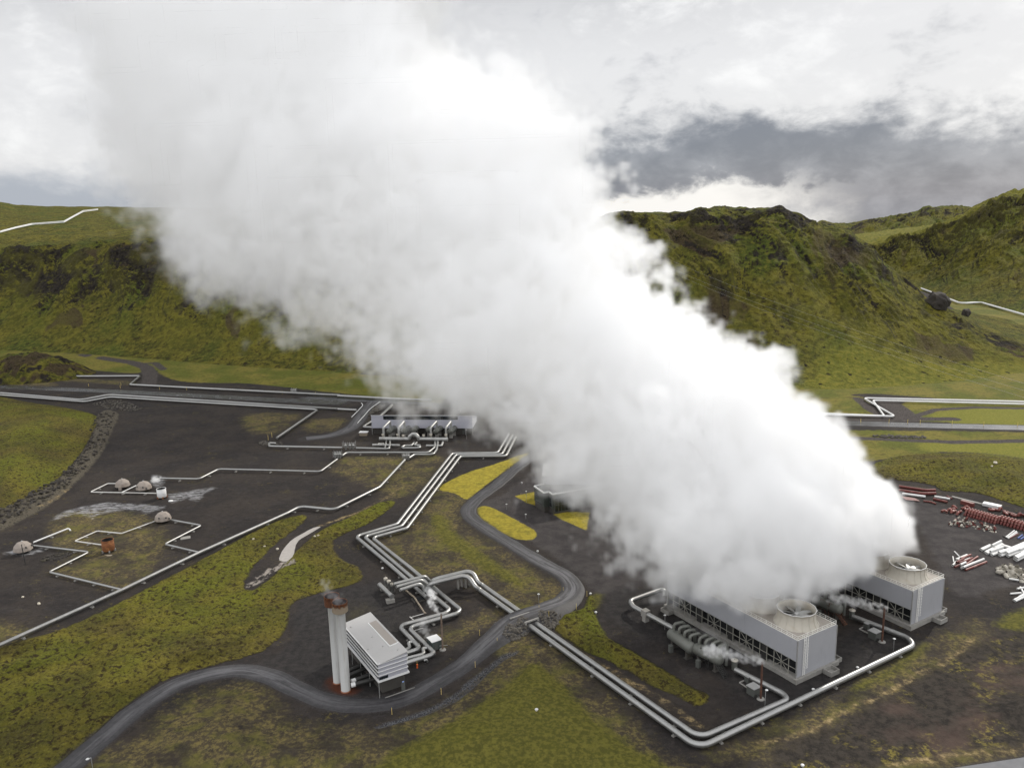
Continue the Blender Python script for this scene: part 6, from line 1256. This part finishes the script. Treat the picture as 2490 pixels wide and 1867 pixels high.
for k, ((u0, v0, r0), (u1, v1, r1)) in enumerate((((160, 325, 735), (2330, 1115, 360)), ((165, 365, 735), (2330, 1150, 350)), ((175, 385, 735), (2330, 1185, 340)))):
    a, c = WR(*c7(u0, v0), r0), WR(*c7(u1, v1), r1); ps = [Vector(a) + (Vector(c) - Vector(a)) * t - Vector((0, 0, 26 * t * (1 - t))) for t in np.linspace(0, 1, 30)]
    b = MB(); b.tube(ps, .03, 4, False); tag(b.build('power_line', M['galv']), ('upper', 'middle', 'lower')[k] + ' power line sagging across the right-hand hillside', 'cable', 'power lines on the right')
# white edge lines at the junction above the separator station
for k, pts_ in enumerate((((770, 222), (780, 235), (745, 275), (705, 315)), ((895, 212), (830, 260), (790, 305), (745, 355)))):
    b = MB(); b.tube(smooth_open(np.array(P(c2, pts_, .45)), 3), .24, 6); tag(b.build('guard_rail', M['white']), ('left' if k == 0 else 'right') + ' white guard rail at the road junction behind the separator station', 'guard rail')
# ------------------------------------------------------------------ steam: puffs placed along the drifting plume
def fft_noise(n, vs, Lmin, Lmax, seed, slope=-2.2):
    rs = np.random.RandomState(seed); q = rs.randn(*n).astype(np.float32); Fq = np.fft.rfftn(q)
    k = np.sqrt(np.fft.fftfreq(n[0], vs)[:, None, None] ** 2 + np.fft.fftfreq(n[1], vs)[None, :, None] ** 2 + np.fft.rfftfreq(n[2], vs)[None, None, :] ** 2)
    k = np.maximum(k, 1e-5); Fq *= k ** slope * np.exp(-(1 / (Lmax * k)) ** 4) * np.exp(-(Lmin * k) ** 4)
    r = np.fft.irfftn(Fq, n).astype(np.float32); return r / r.std()
steam_mat = bpy.data.materials.new('steam'); steam_mat.use_nodes = True; nt_ = steam_mat.node_tree; nt_.nodes.clear()
o_ = nt_.nodes.new('ShaderNodeOutputMaterial'); pv = nt_.nodes.new('ShaderNodeVolumePrincipled'); pv.inputs['Density'].default_value = 1.0
pv.inputs['Color'].default_value = (1, 1, 1, 1); pv.inputs['Anisotropy'].default_value = .0; nt_.links.new(pv.outputs[0], o_.inputs['Volume'])
core_mat = simple('steam_core', (.97, .97, .97), 1.0, 0, .01, 40, 0.0)

def lattice_group(name, lo, vs, n, attrname, mat, mesh_thr=None, src=None):
    """node group: a density grid filled from values stored on a lattice of points; either the volume or its inner surface"""
    ng = bpy.data.node_groups.new(name, 'GeometryNodeTree')
    ng.interface.new_socket('Geometry', in_out='INPUT', socket_type='NodeSocketGeometry'); ng.interface.new_socket('Geometry', in_out='OUTPUT', socket_type='NodeSocketGeometry')
    N = ng.nodes; L = ng.links.new; gi = N.new('NodeGroupInput'); go = N.new('NodeGroupOutput')
    if src is None: geo = gi.outputs[0]
    else: oi = N.new('GeometryNodeObjectInfo'); oi.inputs['Object'].default_value = src; geo = oi.outputs['Geometry']
    vc = N.new('GeometryNodeVolumeCube'); vc.inputs['Min'].default_value = lo + vs / 2; vc.inputs['Max'].default_value = lo + n * vs - vs / 2
    for i, kx in enumerate('XYZ'): vc.inputs['Resolution ' + kx].default_value = int(n[i])
    pos = N.new('GeometryNodeInputPosition'); sub = N.new('ShaderNodeVectorMath'); sub.operation = 'SUBTRACT'; L(pos.outputs[0], sub.inputs[0]); sub.inputs[1].default_value = lo + vs / 2
    dv = N.new('ShaderNodeVectorMath'); dv.operation = 'SCALE'; dv.inputs['Scale'].default_value = 1 / vs; L(sub.outputs[0], dv.inputs[0])
    sep = N.new('ShaderNodeSeparateXYZ'); L(dv.outputs[0], sep.inputs[0])
    def toint(v): q = N.new('FunctionNodeFloatToInt'); q.rounding_mode = 'ROUND'; L(v, q.inputs[0]); return q.outputs[0]
    def im(op, a, b):
        m = N.new('FunctionNodeIntegerMath'); m.operation = op
        for i, v in enumerate((a, b)):
            if isinstance(v, int): m.inputs[i].default_value = v
            else: L(v, m.inputs[i])
        return m.outputs[0]
    ix, iy, iz = [toint(sep.outputs[i]) for i in range(3)]
    idx = im('ADD', ix, im('MULTIPLY', int(n[0]), im('ADD', iy, im('MULTIPLY', iz, int(n[1])))))
    si = N.new('GeometryNodeSampleIndex'); na = N.new('GeometryNodeInputNamedAttribute'); na.inputs[0].default_value = attrname
    L(geo, si.inputs['Geometry']); L(na.outputs[0], si.inputs['Value']); L(idx, si.inputs['Index']); L(si.outputs[0], vc.inputs['Density'])
    out = vc.outputs[0]
    if mesh_thr is not None:
        vm = N.new('GeometryNodeVolumeToMesh'); vm.inputs['Threshold'].default_value = mesh_thr; vm.resolution_mode = 'GRID'; L(out, vm.inputs['Volume']); out = vm.outputs[0]
    sm = N.new('GeometryNodeSetMaterial'); L(out, sm.inputs[0]); sm.inputs['Material'].default_value = mat; out = sm.outputs[0]
    if mesh_thr is not None:
        sh = N.new('GeometryNodeSetShadeSmooth'); L(out, sh.inputs[0]); out = sh.outputs[0]
    L(out, go.inputs[0]); return ng
def lattice_source(n, fields):
    me = bpy.data.meshes.new('steam_values'); me.vertices.add(int(n.prod()))
    for k, a in fields.items():
        at = me.attributes.new(k, 'FLOAT', 'POINT'); at.data.foreach_set('value', a.transpose(2, 1, 0).astype(np.float32).ravel())
    return bpy.data.objects.new('steam_values', me)
def make_steam(name, puffs, vs, label, cat, bands, soft, dens, core=None, pad=8.0, group=None, bias=0.0, seed=1, kk=6.0, floor=1.0, fade=None):
    Pf = np.array(puffs, np.float32); lo = np.floor((Pf[:, :3] - Pf[:, 3:4]).min(0) - pad); hi = np.ceil((Pf[:, :3] + Pf[:, 3:4]).max(0) + pad); lo[2] = max(lo[2], floor)
    n = np.ceil((hi - lo) / vs).astype(int); n += n % 2
    ax = [(lo[k] + (np.arange(n[k]) + .5) * vs).astype(np.float32) for k in range(3)]; X, Y, Z = np.meshgrid(*ax, indexing='ij', sparse=True)
    acc = np.zeros(n, np.float32)
    for q in Pf:
        d = (np.sqrt((X - q[0]) ** 2 + (Y - q[1]) ** 2 + (Z - q[2]) ** 2) - q[3]) * 1.0; acc += np.exp(np.clip(-d / kk, -60, 40))
    s0 = kk * np.log(acc + 1e-20); s = s0.copy(); sl = s0.copy()
    sz = soft(X, Y, Z)
    for i, (L0, L1, amp, mode) in enumerate(bands):
        q = fft_noise(n, vs, L0, L1, seed + i); q = np.abs(q) * 1.25 - 1.0 if mode == 'b' else q
        q = q * nscale(X, Y, Z) if core is not None else q
        s += amp * q
    s += bias * (nscale(X, Y, Z) if core is not None else 1)
    dn = np.clip(s / sz, 0, 1); dn = dn * dn * (3 - 2 * dn) * dens(X, Y, Z)
    if fade is not None: dn *= fade(X, Y, Z)
    dn[dn < .004] = 0
    e = 3; m = np.zeros(n, np.float32); m[e:-e, e:-e, 2:-e] = 1; dn *= m
    fields = {'d': dn}
    if core is not None: fields['core'] = np.clip(.5 + (sl - core(X, Y, Z)) / 12.0, 0, 1) * m
    src = lattice_source(n, fields)
    vol = bpy.data.volumes.new(name); vol.materials.append(steam_mat); vo = bpy.data.objects.new('vapour' if core is not None else name, vol); COL.objects.link(vo)
    vo.modifiers.new('vapour', 'NODES').node_group = lattice_group('vapour', lo, vs, n, 'd', steam_mat, None, src)
    if core is not None:
        me = bpy.data.meshes.new(name); top = bpy.data.objects.new(name, me); COL.objects.link(top); me.materials.append(core_mat)
        top.modifiers.new('core', 'NODES').node_group = lattice_group('core', lo, vs, n, 'core', core_mat, .5, src); vo.parent = top
    else: top = vo
    tag(top, label, cat, group); return top, n
PUFF = [(1945, 1192, 21, 24), (1912, 1155, 32, 22), (1868, 1165, 40, 20), (1862, 1095, 44, 18), (1810, 1160, 56, 14), (1818, 1050, 42, 14), (1760, 1215, 36, 0), (1775, 1180, 58, 0), (1770, 1080, 66, 0), (1770, 985, 38, 0),
        (1700, 1215, 42, -12), (1735, 1180, 54, -8), (1640, 1200, 56, -12), (1590, 1215, 46, -14), (1560, 1180, 64, -10), (1490, 1195, 52, -8), (1450, 1170, 62, -4), (1400, 1130, 56, 0),
        (1675, 1070, 105, 0), (1710, 950, 50, 4), (1600, 1080, 130, 0), (1460, 1060, 110, 2), (1362, 1050, 74, 6), (1290, 1045, 54, 8), (1262, 1005, 48, 8),
        (1630, 910, 60, 10), (1590, 850, 48, 12), (1510, 930, 130, 8), (1380, 920, 140, 10), (1230, 930, 88, 14), (1150, 910, 66, 16), (1080, 870, 52, 18), (1010, 840, 46, 20), (930, 830, 44, 22), (880, 830, 34, 24),
        (1510, 775, 58, 16), (1455, 720, 52, 18), (1400, 790, 110, 18), (1335, 690, 82, 22), (1320, 780, 130, 20), (1170, 780, 120, 24), (1030, 770, 100, 28), (920, 760, 70, 32), (840, 770, 52, 34), (800, 740, 46, 36),
        (1310, 625, 50, 28), (1275, 600, 60, 30), (1200, 640, 120, 30), (1080, 640, 150, 34), (900, 640, 120, 40), (780, 650, 76, 44), (700, 660, 56, 48), (640, 630, 60, 50), (560, 630, 46, 54), (500, 610, 46, 56), (450, 590, 46, 58),
        (1210, 500, 76, 38), (1215, 395, 84, 46), (1120, 480, 150, 42), (960, 490, 160, 46), (800, 500, 150, 52), (640, 510, 130, 58), (520, 520, 100, 64), (430, 520, 66, 68), (390, 480, 60, 72),
        (1190, 325, 84, 54), (1135, 260, 88, 62), (1060, 230, 90, 66), (1000, 330, 160, 60), (820, 330, 190, 66), (640, 370, 170, 72), (480, 390, 130, 80), (390, 400, 90, 86), (330, 400, 70, 92),
        (870, 150, 100, 78), (800, 170, 140, 80), (640, 200, 190, 84), (480, 250, 170, 90), (370, 290, 110, 96), (850, 60, 110, 88), (760, 0, 170, 96), (600, 20, 200, 100), (430, 100, 190, 106), (330, 180, 130, 110), (280, 280, 80, 112), (870, -60, 120, 100), (300, 30, 150, 120), (700, -150, 200, 120), (480, -130, 200, 130)]
def place(q):
    u, v, r, dd = q; c = WY(u * K_, v * K_, 222 + .9 * dd + 34 * max(0, (1500 - u) / 1500)); return (*c, r * K_ / F * np.linalg.norm(c - EYE))
K_ = 1.12568
def WY(u, v, y): d = ray(u, v); return EYE + d * (y / d[1])
def src_dist(X, Y, Z): return np.clip((115 - X) / 330.0, 0, 1.2) + 0 * Y + 0 * Z
def nscale(X, Y, Z): return np.clip(.34 + 2.2 * src_dist(X, Y, Z), .34, 1.0)
def soft_(X, Y, Z): return 2.3 + 11.0 * np.clip(src_dist(X, Y, Z) - .12, 0, 1) + 9 * np.clip((Z - 130) / 90.0, 0, 1)
def dens_(X, Y, Z): return .23 * np.exp(-1.8 * src_dist(X, Y, Z)) * (1 - .45 * np.clip((Z - 150) / 100.0, 0, 1)) + .008
def core_(X, Y, Z): return 18 + 22 * src_dist(X, Y, Z) + 26 * np.clip((Z - 140) / 80.0, 0, 1)
VS = float(os.environ.get('PVS', '1.15'))
if not os.environ.get('NOPLUME'):
    plume, pn_ = make_steam('steam_plume', [place(q) for q in PUFF], VS, 'huge dense white steam plume drifting left from both cooling towers up into the clouds', 'steam plume',
        ((18, 60, 3.6, 'b'), (9, 24, 1.9, 'b'), (4.5, 11, 1.7, 'n'), (2.3, 5.5, 1.6, 'n')), soft_, dens_, core_, bias=-2.2, seed=11, floor=11.0)
    print('plume grid', pn_, pn_.prod())

# unseen clouds added towards the sun to shade the left hill and upper plume
if not os.environ.get('NOCLOUD'):
    rs2 = np.random.RandomState(3); cp = []
    for k in range(46):
        cx, cy = rs2.uniform(20, 600), rs2.uniform(1290, 1720); cp.append((cx, cy, 700 + rs2.uniform(-25, 45), rs2.uniform(45, 95)))
    for k in range(16): cp.append((rs2.uniform(240, 500), rs2.uniform(740, 930), 690 + rs2.uniform(-20, 30), rs2.uniform(38, 70)))
    cl_, _ = make_steam('shade_cloud', cp, 14.0, 'added clouds out of view, shading the left hill and upper plume', 'shade_cloud', ((70, 220, 22, 'b'), (40, 90, 12, 'n')), lambda X, Y, Z: 40.0 + 0 * X + 0 * Y + 0 * Z, lambda X, Y, Z: .022 + 0 * X + 0 * Y + 0 * Z, None, 30.0, None, -8.0, 77, 25.0, 560.0); cl_['kind'] = 'stuff'
# ------------------------------------------------------------------ small wisps of steam
def wisp(name, pts, label, dens_v, vs=.35, cat='steam', seed=5, bandk=1.0):
    return make_steam(name, pts, vs, label, cat, ((1.2 * bandk, 4 * bandk, .34 * bandk, 'b'), (.8 * bandk, 1.8 * bandk, .2 * bandk, 'n')), lambda X, Y, Z: 1.0 * bandk + 0 * X + 0 * Y + 0 * Z, lambda X, Y, Z: dens_v + 0 * X + 0 * Y + 0 * Z, None, 1.5, 'small steam wisps', 0.0, seed, .5 * bandk, .1)
if not os.environ.get('NOWISP'):
    for k, (q, hh, lab) in enumerate(CH):
        wisp('steam_wisp', [(q[0] - .2 - .28 * j * (1 + .1 * j), q[1] + .2 * j, hh - .3 + .75 * j, 1.25 - .04 * j + .06 * j * (1 - k)) for j in range(3 if k == 0 else 6)], 'faint steam at the mouth of the near chimney' if k == 0 else 'wisp of steam rising from the rear chimney', .10, .3, seed=20 + k)
    v = VPOLE[0][0]; wisp('steam_wisp', [tuple(np.array(W(*ck(u, w_), 11 - .15 * i))) + (r,) for i, (u, w_, r) in enumerate(((1062, 845, .3), (1045, 815, .45), (1010, 785, .6), (970, 745, .8), (930, 725, .8), (920, 690, .9), (960, 640, 1.1), (950, 590, 1.2), (920, 550, 1.2), (880, 525, 1.0)))], 'white steam trail drifting left from the tallest vent pole', .8, .3, seed=31)
    for k in range(2):
        base = np.array(UN[-1].location) + (np.array(OFF2) if k else 0); 
        wisp('steam_wisp', [(base[0] - 1.25 * j * .5, base[1] + .4 * j * .5, POLE_H + .15 + .12 * j * .5 + .22 * math.sin(j * .9), .46 + .06 * j * .5) for j in range(22)], 'white steam trail from the vent pole beside the ' + ('far' if k else 'near') + ' cooling tower', .42 if k == 0 else .36, .3, seed=40 + k)
    q = np.array(W(*ck(880, 1170), 1.5)); wisp('steam_wisp', [(q[0] - .3 * j, q[1] + .4 * j, 1.5 + .8 * j, .7 + .1 * j) for j in range(6)], 'thin steam rising behind the green hut', .22, .35, seed=50)
    q = np.array(W(*c3(1215, 385), 1.0)); wisp('steam_wisp', [(q[0] - .6 * j, q[1] + .2 * j, .9 + .4 * j, 1.2 + .2 * j) for j in range(4)], 'low white steam patch beside the pale dome', .4, .4, seed=60)
    q = np.array(W(*c5(690, 680), 6.5)); wisp('steam_wisp', [(q[0] + 1.2 * j, q[1] - .8 * j, 6.3 - .2 * j, 1.0 + .15 * j) for j in range(6)], 'thin steam drifting over the left condenser vessel', .05, .4, seed=70)
